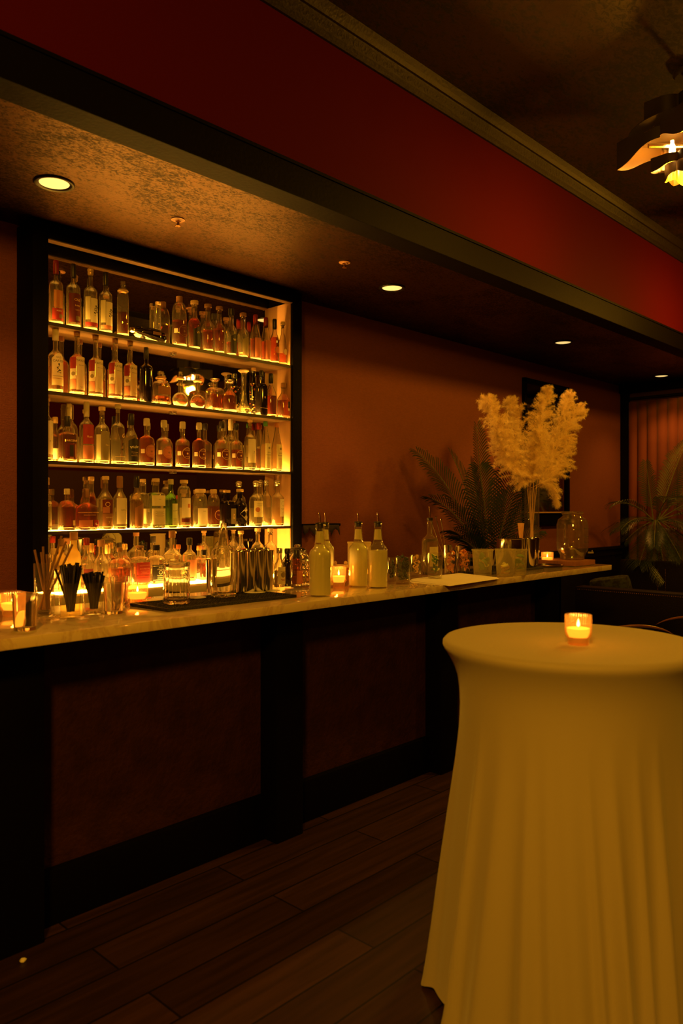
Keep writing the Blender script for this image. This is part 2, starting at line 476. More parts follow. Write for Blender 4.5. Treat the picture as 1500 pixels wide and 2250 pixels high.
def sprinkler(x, y, label):
    t = thing('ceiling_sprinkler', label, 'sprinkler', (x, y, SOFF_Z), 0, 'sprinkler heads in the bar ceiling')
    MB().lathe([(.034, .001), (.034, -.004), (.014, -.009), (.012, -.003), (.0, -.003)], 20).build('escutcheon', brown_cap, t)
    m_ = MB().tube([(0, 0, 0), (0, 0, -.03)], .006, 8)
    m_.lathe([(0, -.034), (.014, -.034), (.014, -.031), (0, -.031)], 12)
    m_.build('sprinkler_head', gold_metal, t)
p, _ = on_level(391, 482, SOFF_Z); sprinkler(p.x, p.y, 'sprinkler head in the glowing bronze ceiling over the shelving')
p, _ = on_level(757, 576, SOFF_Z); sprinkler(p.x, p.y, 'sprinkler head farther right, just before the second downlight')

# ------------------------------------------------------------------ chandeliers
bulb_m = mat('warm_bulb', (1, .9, .7), .4, emis=(1, .58, .16), estr=45)
gold_in = mat('brushed_brass_inside', (.95, .62, .25), .28, metal=1)
dark_out = mat('dark_bronze_outside', (.02, .012, .009), .5, metal=.3)
def ogee(R, n_tips, ph, base=.62, wid=.16, segs=160):
    out = []
    for k in range(segs):
        a = 2 * pi * k / segs
        d = min(abs(((a - ph - 2 * pi * j / n_tips + pi) % (2 * pi)) - pi) for j in range(n_tips))
        half = pi / n_tips
        lobe = 1 + .24 * sin(pi * d / half)
        r = R * (base * lobe + (1 - base) * math.exp(-(d / wid) ** 1.15))
        out.append((r * cos(a), r * sin(a)))
    return out
def band(t, name, R, n_tips, ph, z0, z1, base=.62, wid=.16, wave=.0):
    o2 = ogee(R, n_tips, ph, base, wid); n = len(o2); mb = MB()
    vi = []; vo = []
    for z in (z0, z1):
        for (x, y) in o2: vo.append((x, y, z))
        for (x, y) in o2: vi.append((x * .992, y * .992, z))
    mb.add(vo, [(i, (i + 1) % n, n * 2 + (i + 1) % n, n * 2 + i) for i in range(0)], dark_out)
    mb.v = []; mb.f = []; mb.mi = []
    V = vo
    def zb(x, y):
        a = atan2(y, x); d = min(abs(((a - ph - 2 * pi * j / n_tips + pi) % (2 * pi)) - pi) for j in range(n_tips))
        return z0 + wave * (1 - math.exp(-(d / .42) ** 2))
    allv = [(x, y, zb(x, y)) for x, y in o2] + [(x, y, z1) for x, y in o2] + [(x * .990, y * .990, zb(x, y)) for x, y in o2] + [(x * .990, y * .990, z1) for x, y in o2]
    f_out = [(i, (i + 1) % n, n + (i + 1) % n, n + i) for i in range(n)]
    f_in = [(2 * n + i, 3 * n + i, 3 * n + (i + 1) % n, 2 * n + (i + 1) % n) for i in range(n)]
    f_bot = [(i, 2 * n + i, 2 * n + (i + 1) % n, (i + 1) % n) for i in range(n)]
    f_top = [(n + i, n + (i + 1) % n, 3 * n + (i + 1) % n, 3 * n + i) for i in range(n)]
    mb.mats = []
    k = mb.m(dark_out); g = mb.m(gold_in)
    mb.v = allv
    mb.f = f_out + f_top + f_in + f_bot
    mb.mi = [k] * (2 * n) + [g] * (2 * n)
    mb.build(name, None, t, fix=False, angle=50)
def chandelier(x, y, label, z=3.30, power=60.0, rot=0, soft=.07):
    t = thing('petal_chandelier', label, 'chandelier', (x, y, z), rot, 'dark petal shaped chandeliers')
    band(t, 'petal_band', .24, 4, .5, .18, .34, .60, .25, .06)
    band(t, 'petal_band', .355, 4, .0, .05, .20, .50, .27, .085)
    band(t, 'petal_band', .19, 4, .35, -.02, .055, .55, .25, .03)
    band(t, 'petal_band', .11, 4, .0, -.06, .03, .7, .2, .03)
    m_ = MB()
    for k in range(4):
        a = k * pi / 2 + .4
        m_.tube([(0, 0, .12), (.205 * cos(a), .205 * sin(a), .12)], .012, 10)
    m_.tube([(0, 0, -.03), (0, 0, CEIL_Z - z)], .012, 10)
    m_.build('frame_rods', gold_metal, t)
    MB().lathe([(0, CEIL_Z - z - .03), (.06, CEIL_Z - z - .03), (.07, CEIL_Z - z - .015), (.07, CEIL_Z - z), (0, CEIL_Z - z)], 28).build('ceiling_canopy', dark_out, t)
    for k in range(4):
        a = k * pi / 2 + pi / 4
        T = Matrix.Translation((.10 * cos(a), .10 * sin(a), .10))
        MB().lathe([(0, -.05), (.012, -.045), (.017, -.028), (.015, 0), (.009, .014), (.009, .03), (0, .03)], 14, T=T).build('bulb', bulb_m, t)
    ld = bpy.data.lights.new('chandelier_glow', 'POINT'); lo = bpy.data.objects.new('chandelier_glow', ld); COL.objects.link(lo)
    ld.energy = power; ld.color = WARM; ld.shadow_soft_size = soft; lo.location = (0, 0, -.085); lo.parent = t
    MB().lathe([(.015, .195), (.30, .195), (.30, .20), (.015, .20)], 40).build('uplight_stop', dark_out, t)  # disc added to keep the lamp's light off the ceiling
chandelier(4.30, 1.52, 'dark petal chandelier with glowing gold inside, at the right edge of the picture', rot=radians(200), power=CH1_W)
chandelier(6.8, -1.85, 'dark petal chandelier seen only as a reflection in the second shelf', rot=1.1, power=CH2_W)
chandelier(6.8, 1.52, 'dark petal chandelier over the room end, next after the one at the right edge', rot=.6, power=CH4_W)
chandelier(-1.0, -.35, 'dark petal chandelier behind the camera, lighting the cocktail table front', rot=.3, power=CH3_W, soft=.22)

# ------------------------------------------------------------------ wall mirror on the back wall
def wall_mirror():
    x0, _ = on_wallplane(1146, WALL_Y); x1, _ = on_wallplane(1245, WALL_Y)
    t = thing('wall_mirror', 'tall dark framed mirror on the wall behind the pampas grass', 'mirror', ((x0 + x1) / 2, WALL_Y, 1.43))
    w2 = (x1 - x0) / 2; h = 1.30; m_ = MB()
    f = .045
    m_.bevbox(-w2, -w2 + f, -.035, 0, 0, h, .004); m_.bevbox(w2 - f, w2, -.035, 0, 0, h, .004)
    m_.bevbox(-w2, w2, -.035, 0, h - f, h, .004)
    m_.build('frame', black_wood, t)
    MB().bevbox(-w2 - .02, w2 + .01, -.08, 0, -.012, 0, .002).build('ledge', mat('aged_gold_wood', (.5, .3, .12), .45), t)
    MB().bevbox(-w2, w2, -.055, 0, -.13, -.012, .004).build('apron', black_wood, t)
    MB().box(-w2 + f, w2 - f, -.012, -.004, 0, h - f).build('glass', mat('aged_mirror', (.35, .33, .3), .05, metal=1), t)
wall_mirror()
# thin dark rail fixed on the wall right of the shelving
m_ = MB()
x0, _ = on_wallplane(664, 3.82); x1, _ = on_wallplane(716, 3.82)
t = thing('wall_rail', 'short black rail with a draped dark cloth on the wall right of the shelving', 'rail', (x0, WALL_Y, 1.33))
MB().bevbox(0, x1 - x0 + .15, -.06, 0, .012, .03, .003).build('rail', black_wood, t)
vs = []; fs = []; n = 24
for i in range(n + 1):
    u = i / n * (x1 - x0 + .13)
    d = .045 + .02 * sin(i * 1.1) + .012 * sin(i * 2.7)
    vs += [(u, -.062, .02), (u, -.064 - .006 * sin(i * 1.9), .02 - d)]
for i in range(n): fs.append((2 * i, 2 * i + 2, 2 * i + 3, 2 * i + 1))
o = MB().add(vs, fs).build('draped_cloth', mat('black_cloth', (.02, .012, .01), .9), t, fix=False)
sm = o.modifiers.new('t', 'SOLIDIFY'); sm.thickness = .003
# ------------------------------------------------------------------ the bar
BAR_Z, BAR_F, BAR_B, BAR_END = 1.07, 2.37, 3.02, 5.26
o = MB().bevbox(-1.2, BAR_END, BAR_F, BAR_B, BAR_Z - .036, BAR_Z, .003).build('bar_countertop', stone)
tag(o, 'long cream marble countertop on the bar, crowded with bottles and glasses', 'countertop')
t = thing('bar_cabinet', 'dark bar front with black posts and mottled brown panels under the marble top', 'bar', (0, 2.53, 0))
px_ = [-.156, 1.05, 2.256, 3.462, 4.668]
for x in px_:
    m_ = MB().bevbox(x, x + .158, 0, .11, 0, BAR_Z - .04, .004)
    m_.build('post', black_wood, t)
for a, c in zip(px_, px_[1:]):
    MB().box(a + .15, c + .01, .11, .135, .185, BAR_Z - .04).build('panel', panel_brown, t, smooth=False)
    MB().bevbox(a + .15, c + .01, .078, .14, 0, .195, .006).build('skirting', black_wood, t)
MB().box(-1.1, 4.8, .10, .14, BAR_Z - .08, BAR_Z - .037).build('top_rail', black_wood, t, smooth=False)
MB().box(-1.1, 4.80, .13, .155, 0, BAR_Z - .04).build('back_board', black_wood, t, smooth=False)
MB().box(4.80, 4.826, .0, .47, 0, BAR_Z - .04).build('end_board', black_wood, t, smooth=False)
MB().box(-1.1, -.156, .11, .135, 0, BAR_Z - .04).build('panel', panel_brown, t, smooth=False)

# back counter under the shelves
BC_Z = 1.055
t = thing('back_bar_counter', 'low back counter below the lit shelves holding a row of bottles', 'counter', (0, 3.47, 0))
MB().bevbox(1.2, 3.95, 0, .37, BC_Z - .045, BC_Z - .008, .003).build('marble_top', stone2, t)
MB().box(1.25, 3.9, .03, .37, 0, BC_Z - .046).build('cabinet', black_wood, t, smooth=False)
MB().box(1.79, 3.43, .12, .37, BC_Z - .008, BC_Z).build('light_panel', panel_lit, t, smooth=False)

# lit shelving with mirror back
U0, U1 = 1.706, 3.52
SH_F, SH_B = 3.715, 3.845
SHZ = [2.40, 2.055, 1.706, 1.354]
t = thing('bottle_shelving', 'tall black framed shelving with lit shelves and mirror back', 'shelving', (0, 3.70, 0))
top = 2.885
m_ = MB().bevbox(U0, U0 + .08, 0, .18, 1.056, top, .003, black_wood)
m_.box(U0 + .08, U0 + .084, .02, .145, 1.06, 2.81, jamb_wood)
m_.build('side_upright', None, t)
m_ = MB().bevbox(U1 - .08, U1, 0, .18, 1.056, top, .003, black_wood)
m_.box(U1 - .088, U1 - .08, .02, .145, 1.06, 2.81, jamb_wood)
m_.build('side_upright', None, t)
m_ = MB().bevbox(U0 + .08, U1 - .08, 0, .055, 2.81, top, .003, black_wood)
m_.box(U0 + .08, U1 - .08, .004, .05, 2.806, 2.811, under_wood)
m_.box(U0 + .08, U1 - .08, .055, .18, 2.87, top, black_wood)
m_.build('header', None, t)
MB().box(U0 + .08, U1 - .08, .145, .152, 1.06, 2.868).build('mirror_back', mirror_m, t, smooth=False)
lip = mat('dark_shelf_lip', (.03, .016, .01), .4)
for z in SHZ:
    m_ = MB().box(U0 + .084, U1 - .088, SH_F - 3.70, SH_B - 3.70, z - .016, z - .005, under_wood)
    m_.box(U0 + .084, U1 - .088, SH_F - 3.703, SH_F - 3.695, z - .018, z, lip)
    s_ = m_.build('shelf', None, t, smooth=False)
    MB().box(U0 + .086, U1 - .09, SH_F - 3.69, SH_B - 3.702, z - .005, z - .0015).build('light_panel', panel_lit, s_, smooth=False)
    xc = (U0 + U1) / 2
    MB().bevbox(xc - .012, xc + .012, .12, .14, z - .034, z - .016, .003).build('shelf_clip', cap_silver, s_)

# ------------------------------------------------------------------ bottles
KEEP = []
def shoulder(kind, r, nr, z0, z1, k=10):
    out = []
    for i in range(k + 1):
        t_ = i / k
        if kind == 'round':
            if t_ < .62:
                q = t_ / .62; f = .22 + .78 * sqrt(max(0, 1 - (q * .97) ** 2)) if q < 1 else .22
            else:
                q = (t_ - .62) / .38; f = (.22 + .78 * sqrt(1 - .97 ** 2)) * (1 - q) ** 1.6
        elif kind == 'cone': f = 1 - t_ if t_ < .93 else (1 - t_)
        elif kind == 'carafe': f = (sqrt(max(0, 1 - (t_ / .3) ** 2)) * .68 + .32) if t_ < .3 else .32 * (1 - (t_ - .3) / .7) ** 1.2
        elif kind == 'slope': f = .5 + .5 * cos(pi * t_)
        else: f = sqrt(max(0, 1 - t_ ** 2.2))
        out.append((nr + (r - nr) * f, z0 + (z1 - z0) * t_))
    return out
SHAPES = {  # shoulder kind, body height, shoulder top (of h), neck radius (of r), superellipse, base taper
    'round': ('round', .56, .74, .33, 2, 1),
    'tall': ('round', .60, .72, .30, 2, 1),
    'slope': ('slope', .50, .76, .36, 2, 1),
    'cone': ('cone', .48, .86, .34, 2, 1),
    'longneck': ('round', .52, .66, .34, 2, 1),
    'square': ('dome', .58, .72, .36, 6, 1),
    'squat': ('slope', .50, .68, .30, 2.6, 1),
    'flask': ('dome', .50, .72, .22, 3, 1),
    'globe': ('globe', 0, .74, .25, 2, 1),
    'taper': ('slope', .52, .70, .42, 2, .82),
    'flare': ('flare', .18, .40, .34, 2, 1),
    'carafe': ('carafe', .56, .99, .32, 2, 1),
    'straight': ('dome', .80, .88, .45, 2, 1),
}
class Surf:
    def __init__(s, r, n=2, sx=1, sy=1): s.r = r; s.n = n; s.sx = sx; s.sy = sy
    def p(s, u, v, off=0):
        a = u / s.r
        q = 1
        if s.n != 2: q = (abs(sin(a)) ** s.n + abs(cos(a)) ** s.n) ** (-1.0 / s.n)
        rr = s.r * q + off
        return (rr * sin(a) * s.sx, -rr * cos(a) * s.sy, v)
def patch(mb, S, u0, u1, v0, v1, m_, off=.0007, arch=0):
    n = max(4, int((u1 - u0) / S.r * 8) + 2)
    vs = []
    for i in range(n + 1):
        u = u0 + (u1 - u0) * i / n
        up = v1 + arch * sin(pi * i / n)
        vs += [S.p(u, v0, off), S.p(u, up, off)]
    mb.add(vs, [(2 * i, 2 * i + 2, 2 * i + 3, 2 * i + 1) for i in range(n)], m_)
def disc(mb, S, u, v, R, m_, off=.0007, rim=None):
    n = 28; vs = [S.p(u, v, off)]
    for k in range(n):
        for q in (.5, 1):
            vs.append(S.p(u + R * q * cos(2 * pi * k / n), v + R * q * sin(2 * pi * k / n), off))
    fs = []
    for k in range(n):
        a = 1 + 2 * k; b_ = 1 + 2 * ((k + 1) % n)
        fs += [(0, a, b_), (a, a + 1, b_ + 1, b_)]
    mb.add(vs, fs, m_)
    if rim:
        vs = []; 
        for k in range(n):
            for q in (.86, .93): vs.append(S.p(u + R * q * cos(2 * pi * k / n), v + R * q * sin(2 * pi * k / n), off + .0004))
        mb.add(vs, [(2 * k, 2 * k + 1, 2 * ((k + 1) % n) + 1, 2 * ((k + 1) % n)) for k in range(n)], rim)
def diamond(mb, S, u, v, R, m_, off=.0007):
    vs = [S.p(u, v, off)]; n = 16
    for k in range(n):
        a = 2 * pi * k / n; q = 1 / (abs(cos(a)) + abs(sin(a)))
        vs.append(S.p(u + R * q * cos(a), v + R * q * sin(a), off))
    mb.add(vs, [(0, 1 + k, 1 + (k + 1) % n) for k in range(n)], m_)
def write(mb, S, s_, u, v, size, m_, off=.0013, slant=0):
    V, F = text_vf(s_)
    mb.add([S.p(u + x * size, v + y * size + slant * x * size, off) for (x, y, z) in V], F, m_)
def figure_mark(mb, S, u, v, h, m_, seed=1):
    "a small engraved figure: a standing bird-like blot made of strokes"
    rnd = random.Random(seed)
    for k in range(16):
        a = rnd.uniform(-.35, .35) * h * .6; b_ = rnd.uniform(-.5, .45) * h
        w_ = h * rnd.uniform(.06, .16); hh = h * rnd.uniform(.05, .16)
        patch(mb, S, u + a - w_ / 2, u + a + w_ / 2, v + b_ - hh / 2, v + b_ + hh / 2, m_, .0013)
    patch(mb, S, u - h * .08, u + h * .08, v + h * .4, v + h * .62, m_, .0013)
def scribble(mb, S, u, v, w_, m_, rows=3, gap=.006, th=.0012):
    for k in range(rows):
        ww = w_ * (1 if k % 2 == 0 else .7)
        patch(mb, S, u - ww / 2, u + ww / 2, v - k * gap, v - k * gap + th, m_, .0012)

def bottle(loc, h, r, label, shape='round', cap=('cap', cap_black), liq=None, fill=.5, deco=None, glass=None,
           name='liquor_bottle', group=None, rz=0, sx=1, sy=1, cat='bottle', pour=False, nr=None, bodyh=None, segs=28, caph=None):
    t = thing(name, label, cat, loc, rz, group)
    glass = glass or bottle_glass
    kind, bh, st, nk, n, tap = SHAPES[shape]
    if bodyh: bh = bodyh
    nrr = nr or max(.0115, min(.0165, r * nk))
    hh = h * .985
    if kind == 'globe':
        prof = [(0, .001), (r * .55, .001), (r * .62, .006)]
        zc = r * .90
        for i in range(17):
            a = -.95 + i / 16 * (.95 + 1.24)
            prof.append((r * cos(a), zc + r * 1.02 * sin(a)))
        z1 = prof[-1][1]
        prof += [(nrr, z1 + .008), (nrr, hh)]
        zb = zc
    elif kind == 'flare':
        prof = [(0, .001), (r * .9, .001), (r, .008), (r * .97, h * .12), (r * .55, h * .24), (nrr * 1.15, h * .36), (nrr, h * .5), (nrr * .95, hh)]
        zb = h * .12
    else:
        prof = [(0, .001), (r * .93 * tap, .001), (r * tap, .006)]
        zb = h * bh
        prof += [(r * (tap + (1 - tap) * .5), zb * .5)]
        prof += shoulder(kind, r, nrr, zb, h * st)
        if kind != 'carafe': prof += [(nrr, h * .9), (nrr * 1.12, h * .905), (nrr * 1.12, h * .93), (nrr * .98, h * .935), (nrr * .98, hh)]
    wt = .0030
    inner = [(max(.004, q - wt), max(z, .016 if kind != 'globe' else .010)) for (q, z) in prof[1:]]
    inner = [p_ for i, p_ in enumerate(inner) if i == 0 or p_[1] > inner[i - 1][1] + 1e-5]
    full = prof + list(reversed(inner)) + [(0, .0140 if kind != 'globe' else .009)]
    transp = glass not in (dark_glass, frosted_yellow)
    if transp: MB().lathe(full, segs, n=n, sx=sx, sy=sy).build('glass_body', glass, t)
    else: MB().lathe(prof + [(0, hh)], segs, n=n, sx=sx, sy=sy).build('glass_body', glass, t)
    if liq and transp:
        zl = .0165 + (h * st - .016 if kind != 'globe' else r * 1.9 - .016) * fill
        lp = []
        for i, (q, z) in enumerate(inner):
            q2 = max(.002, q - .0004)
            if z <= zl: lp.append((q2, z + .0004 if i == 0 else z)); last = (q2, z)
            else:
                f_ = (zl - last[1]) / max(1e-6, z - last[1])
                lp.append((last[0] + (q2 - last[0]) * f_, zl)); break
        lp = [(0, lp[0][1])] + lp + [(0, lp[-1][1])]
        MB().lathe(lp, segs, n=n, sx=sx, sy=sy).build('liquid', liq, t)
    # closure
    if cap:
        ck, cm = cap; R = nrr * 1.22; m_ = MB(); ch = caph or min(.045, h * .14)
        if ck == 'cap': m_.lathe([(R, h - ch), (R * 1.03, h - ch + .002), (R * 1.03, h - .003), (R * .9, h), (0, h)], 18)
        elif ck == 'wax': m_.lathe([(nrr * 1.1, h - ch * 1.6), (R, h - ch * 1.5), (R * 1.02, h - ch * .5), (R * .98, h - .004), (R * .8, h), (0, h)], 18)
        elif ck == 'cork':
            m_.lathe([(nrr * .85, h - ch), (nrr * .85, h - ch * .55), (R * 1.15, h - ch * .5), (R * 1.18, h - .003), (R * 1.05, h), (0, h)], 18)
        elif ck == 'ball':
            m_.lathe([(nrr * .9, h - ch), (R * 1.1, h - ch * .8), (R * 1.1, h - ch * .62)] + [(R * 1.25 * cos(a), h - ch * .35 + ch * .35 * sin(a)) for a in (-.6, -.2, .2, .6, 1.0, 1.3)] + [(0, h)], 18)
        elif ck == 'flame':   # ring collar with a small cast figure on top
            m_.lathe([(nrr * 1.0, h - ch), (R * 1.7, h - ch * .93), (R * 1.9, h - ch * .8), (R * 1.4, h - ch * .66), (R * .6, h - ch * .6)], 18, cm)
            m_.tube([(0, 0, h - ch * .6), (.003, 0, h - ch * .35), (-.001, 0, h - ch * .2), (0, 0, h)], [.009, .0115, .008, .004], 8, cap_silver)
            m_.tube([(-.008, 0, h - ch * .45), (.0, 0, h - ch * .3), (.009, 0, h - ch * .15)], [.004, .006, .004], 6, cap_silver)
        elif ck == 'disc':
            m_.lathe([(nrr * .9, h - ch), (nrr * .9, h - ch * .7), (R * 1.2, h - ch * .62), (R * 1.5, h - ch * .45), (R * 1.9, h - ch * .3), (R * 1.9, h - ch * .12), (R * 1.4, h), (0, h)], 18)
        m_.build('stopper' if ck in ('cork', 'ball', 'flame', 'disc') else 'cap', None if ck == 'flame' else cm, t)
    if pour:
        m_ = MB().lathe([(nrr * .8, h - .012), (nrr * 1.15, h - .01), (nrr * 1.2, h + .004), (nrr * .6, h + .008), (0, h + .008)], 14, cap_black)
        m_.tube([(0, 0, h), (0, 0, h + .035), (-.003, 0, h + .055), (-.008, 0, h + .075)], [.0042, .004, .0035, .0028], 8, steel)
        m_.build('pourer', None, t)
    if deco:
        m_ = MB(); S = Surf(r * (1 if tap == 1 else .97), n, sx, sy)
        deco(m_, S, h, r)
        if m_.f: m_.build('label', None, t, fix=False, smooth=True)
    return t

# label designs -----------------------------------------------------------
def rect(cm, v0, v1, hw=.95, texts=(), band=None, fig=None, scr=None, u=0, arch=0, ic=None, extra=None):
    def d(mb, S, h, r):
        a = r * hw
        patch(mb, S, u * r - a, u * r + a, h * v0, h * v1, cm, arch=arch)
        if band: 
            for (c_, b0, b1) in band: patch(mb, S, u * r - a, u * r + a, h * b0, h * b1, c_, .0011)
        for (s_, vv, size, im) in texts: write(mb, S, s_, u * r, h * vv, size, im)
        if fig: figure_mark(mb, S, u * r + r * .1, h * fig[0], h * fig[1], fig[2], int(h * 1e4) % 97)
        if scr: scribble(mb, S, u * r, h * scr[0], a * 1.2, scr[1], scr[2])
        if extra: extra(mb, S, h, r)
    return d
def discs(cm, rim=gold_ink, v=.30, R=.85, text="MICHTER'S"):
    def d(mb, S, h, r):
        disc(mb, S, r * .15, h * v, r * R, cm, rim=rim)
        write(mb, S, text, r * .15, h * v + r * .42, r * .22, rim)
        write(mb, S, 'WHISKEY', r * .15, h * v - r * .5, r * .2, rim)
        diamond(mb, S, r * .15, h * v - r * .05, r * .17, rim, .0012)
        patch(mb, S, -r * 1.35, -r * .8, h * (v - .05), h * (v + .04), cream_paper)
    return d
def taylor(mb, S, h, r):
    patch(mb, S, -r * .55, r * .95, h * .07, h * .58, cream_paper)
    patch(mb, S, -r * 1.5, -r * .6, h * .40, h * .57, red_paper)
    patch(mb, S, -r * 1.5, -r * .6, h * .08, h * .23, pink_paper)
    patch(mb, S, -r * 1.5, -r * .6, h * .235, h * .395, cream_paper, .0011)
    disc(mb, S, -r * .98, h * .315, r * .28, olive_paper, .0014)
    write(mb, S, 'TAYLOR', r * .20, h * .52, .0158, ink)
    write(mb, S, 'SMALL BATCH', r * .22, h * .45, .0055, ink)
    for k in range(5): patch(mb, S, r * (-.1 + .22 * k), r * (-.09 + .22 * k), h * .13, h * .38, brown_paper, .0012)
    scribble(mb, S, r * .38, h * .12, r * .9, ink, 2, .005, .0008)
def carter(mb, S, h, r):
    patch(mb, S, -r * .95, r * .95, h * .10, h * .50, cream_paper, arch=h * .08)
    write(mb, S, 'OLD', r * .0, h * .52, .013, ink); write(mb, S, 'CARTER', r * .0, h * .465, .0165, ink)
    figure_mark(mb, S, 0, h * .35, h * .13, ink, 7)
    patch(mb, S, -r * .8, r * .8, h * .235, h * .24, ink, .0012); patch(mb, S, -r * .8, r * .8, h * .20, h * .205, red_paper, .0012)
    patch(mb, S, -r * .7, r * .75, h * .12, h * .18, pale_yellow, .0011)
def birds(base):
    def d(mb, S, h, r):
        patch(mb, S, -r * .45, r * .95, h * .1, h * .50, cream_paper)
        patch(mb, S, -r * 1.3, -r * .5, h * .16, h * .52, pale_yellow)
        figure_mark(mb, S, r * .38, h * .30, h * .15, ink, 11)
        patch(mb, S, -r * 1.3, r * .95, h * .06, h * .12, base, .0011)
    return d
def none_(mb, S, h, r): pass
def old_dark(mb, S, h, r):
    patch(mb, S, -r * 1.1, r * 1.0, h * .07, h * .52, dark_red_paper)
    write(mb, S, 'Old', r * .1, h * .42, .020, gold_ink); write(mb, S, 'RARE', r * .15, h * .33, .012, gold_ink)
    scribble(mb, S, r * .15, h * .27, r * .9, gold_ink, 2, .005, .0008)
    patch(mb, S, -r * .1, r * .6, h * .10, h * .17, olive_paper, .0011)
def larceny(mb, S, h, r):
    patch(mb, S, -r * .65, r * .75, h * .06, h * .40, dark_red_paper); write(mb, S, 'LARCENY', r * .02, h * .455, .0150, gold_ink)
    patch(mb, S, -r * .2, r * .25, h * .12, h * .36, black_paper, .0011); patch(mb, S, r * .5, r * .56, h * .08, h * .38, gold_ink, .0012)
    patch(mb, S, -r * .2, r * .25, h * .06, h * .10, pink_paper, .0012)
def weller(mb, S, h, r):
    patch(mb, S, -r * .9, r * .95, h * .06, h * .46, black_paper, arch=h * .05); write(mb, S, 'Weller', r * .05, h * .34, .020, white_ink, slant=.15)
    scribble(mb, S, r * .05, h * .24, r * 1.1, gold_ink, 3, .01, .0012)
def fulano(mb, S, h, r):
    patch(mb, S, -r * .75, r * .95, h * .06, h * .55, pale_yellow)
    disc(mb, S, r * .1, h * .46, r * .24, olive_paper, .0012)
    write(mb, S, 'DON', r * .1, h * .37, .0105, ink); write(mb, S, 'FULANO', r * .1, h * .32, .0105, ink); scribble(mb, S, r * .1, h * .27, r, olive_paper, 3, .004, .0006)
def hend(mb, S, h, r):
    diamond(mb, S, r * .35, h * .34, r * 1.0, cream_paper); write(mb, S, "HENDRICK'S", r * .38, h * .345, .0085, ink)
def jack(mb, S, h, r):
    patch(mb, S, -r * .95, r * .98, h * .08, h * .50, black_paper)
    for (a_, b_, c_, d_) in ((-.85, .88, .46, .468), (-.85, .88, .105, .113)): patch(mb, S, r * a_, r * b_, h * c_, h * d_, white_ink, .0012)
    write(mb, S, "JACK", 0, h * .425, .0105, white_ink); write(mb, S, "DANIEL'S", 0, h * .375, .0095, white_ink)
    disc(mb, S, 0, h * .30, r * .26, white_ink, .0012); disc(mb, S, 0, h * .30, r * .2, black_paper, .0015); write(mb, S, '7', 0, h * .30, .009, white_ink, .0018)
    write(mb, S, 'Tennessee', 0, h * .215, .0095, white_ink); write(mb, S, 'WHISKEY', 0, h * .155, .009, white_ink)
def wood(mb, S, h, r):
    write(mb, S, 'WOODFORD RESERVE', 0, h * .42, .0085, gold_ink); write(mb, S, 'DOUBLE OAKED', 0, h * .36, .006, gold_ink)
    patch(mb, S, -r * .9, r * .25, h * .08, h * .24, pink_paper); patch(mb, S, r * .35, r * .95, h * .08, h * .24, red_paper)
    disc(mb, S, r * .62, h * .15, r * .15, white_ink, .0012); disc(mb, S, r * .66, h * .16, r * .12, red_paper, .0015)
def seven(mb, S, h, r):
    patch(mb, S, -r * .95, r * .9, h * .30, h * .56, dark_red_paper); patch(mb, S, -r * .95, r * .9, h * .06, h * .30, brown_paper)
    disc(mb, S, -r * .2, h * .47, r * .35, gold_ink, .0012); disc(mb, S, -r * .2, h * .47, r * .28, dark_red_paper, .0014)
    patch(mb, S, -r * .9, r * .1, h * .31, h * .42, pink_paper, .0012)
    write(mb, S, 'BOTTLED IN', r * .1, h * .225, .0065, white_ink); write(mb, S, '7', 0, h * .13, .019, gold_ink)
def kent(mb, S, h, r):
    patch(mb, S, -r * .85, r * .95, h * .26, h * .58, red_paper); patch(mb, S, -r * .85, r * .95, h * .06, h * .24, red_paper)
    write(mb, S, 'KENTUCKY', r * .05, h * .50, .0105, pink_paper); write(mb, S, 'BOURBON', r * .05, h * .42, .0105, pink_paper); scribble(mb, S, r * .05, h * .36, r, pink_paper, 3, .007, .001)
    patch(mb, S, -r * .8, r * .9, h * .19, h * .20, dark_red_paper, .0012)
def ton(mb, S, h, r):
    disc(mb, S, r * .35, h * .32, r * .85, dark_red_paper, rim=gold_ink); write(mb, S, 'TON', r * .35, h * .32, .014, gold_ink, .0016); write(mb, S, 'AGED', r * .35, h * .42, .008, gold_ink, .0016)
def tanq(mb, S, h, r):
    patch(mb, S, -r * .35, r * .8, h * .06, h * .50, pale_yellow); write(mb, S, 'Tanqueray', r * .22, h * .36, .0085, ink, slant=.2)
    disc(mb, S, r * .5, h * .63, r * .32, red_paper); scribble(mb, S, r * .2, h * .2, r * .8, olive_paper, 3, .006, .001)
def slant_lab(mb, S, h, r):
    V = []; n = 10
    for i in range(n + 1):
        u = -r * .75 + r * 1.7 * i / n; tilt = h * .10 * (i / n)
        V += [S.p(u, h * .05, .0007), S.p(u, h * .40 + tilt, .0007)]
    mb.add(V, [(2 * i, 2 * i + 2, 2 * i + 3, 2 * i + 1) for i in range(n)], slant_mat[0])
    if slant_mat[0] is black_paper: write(mb, S, 'W', 0, h * .33, .02, gold_ink) if 'W' in _TX else write(mb, S, 'R', r * .2, h * .33, .018, gold_ink)
slant_mat = [black_paper]
def slant(m_):
    def d(mb, S, h, r):
        slant_mat[0] = m_; slant_lab(mb, S, h, r)
    return d

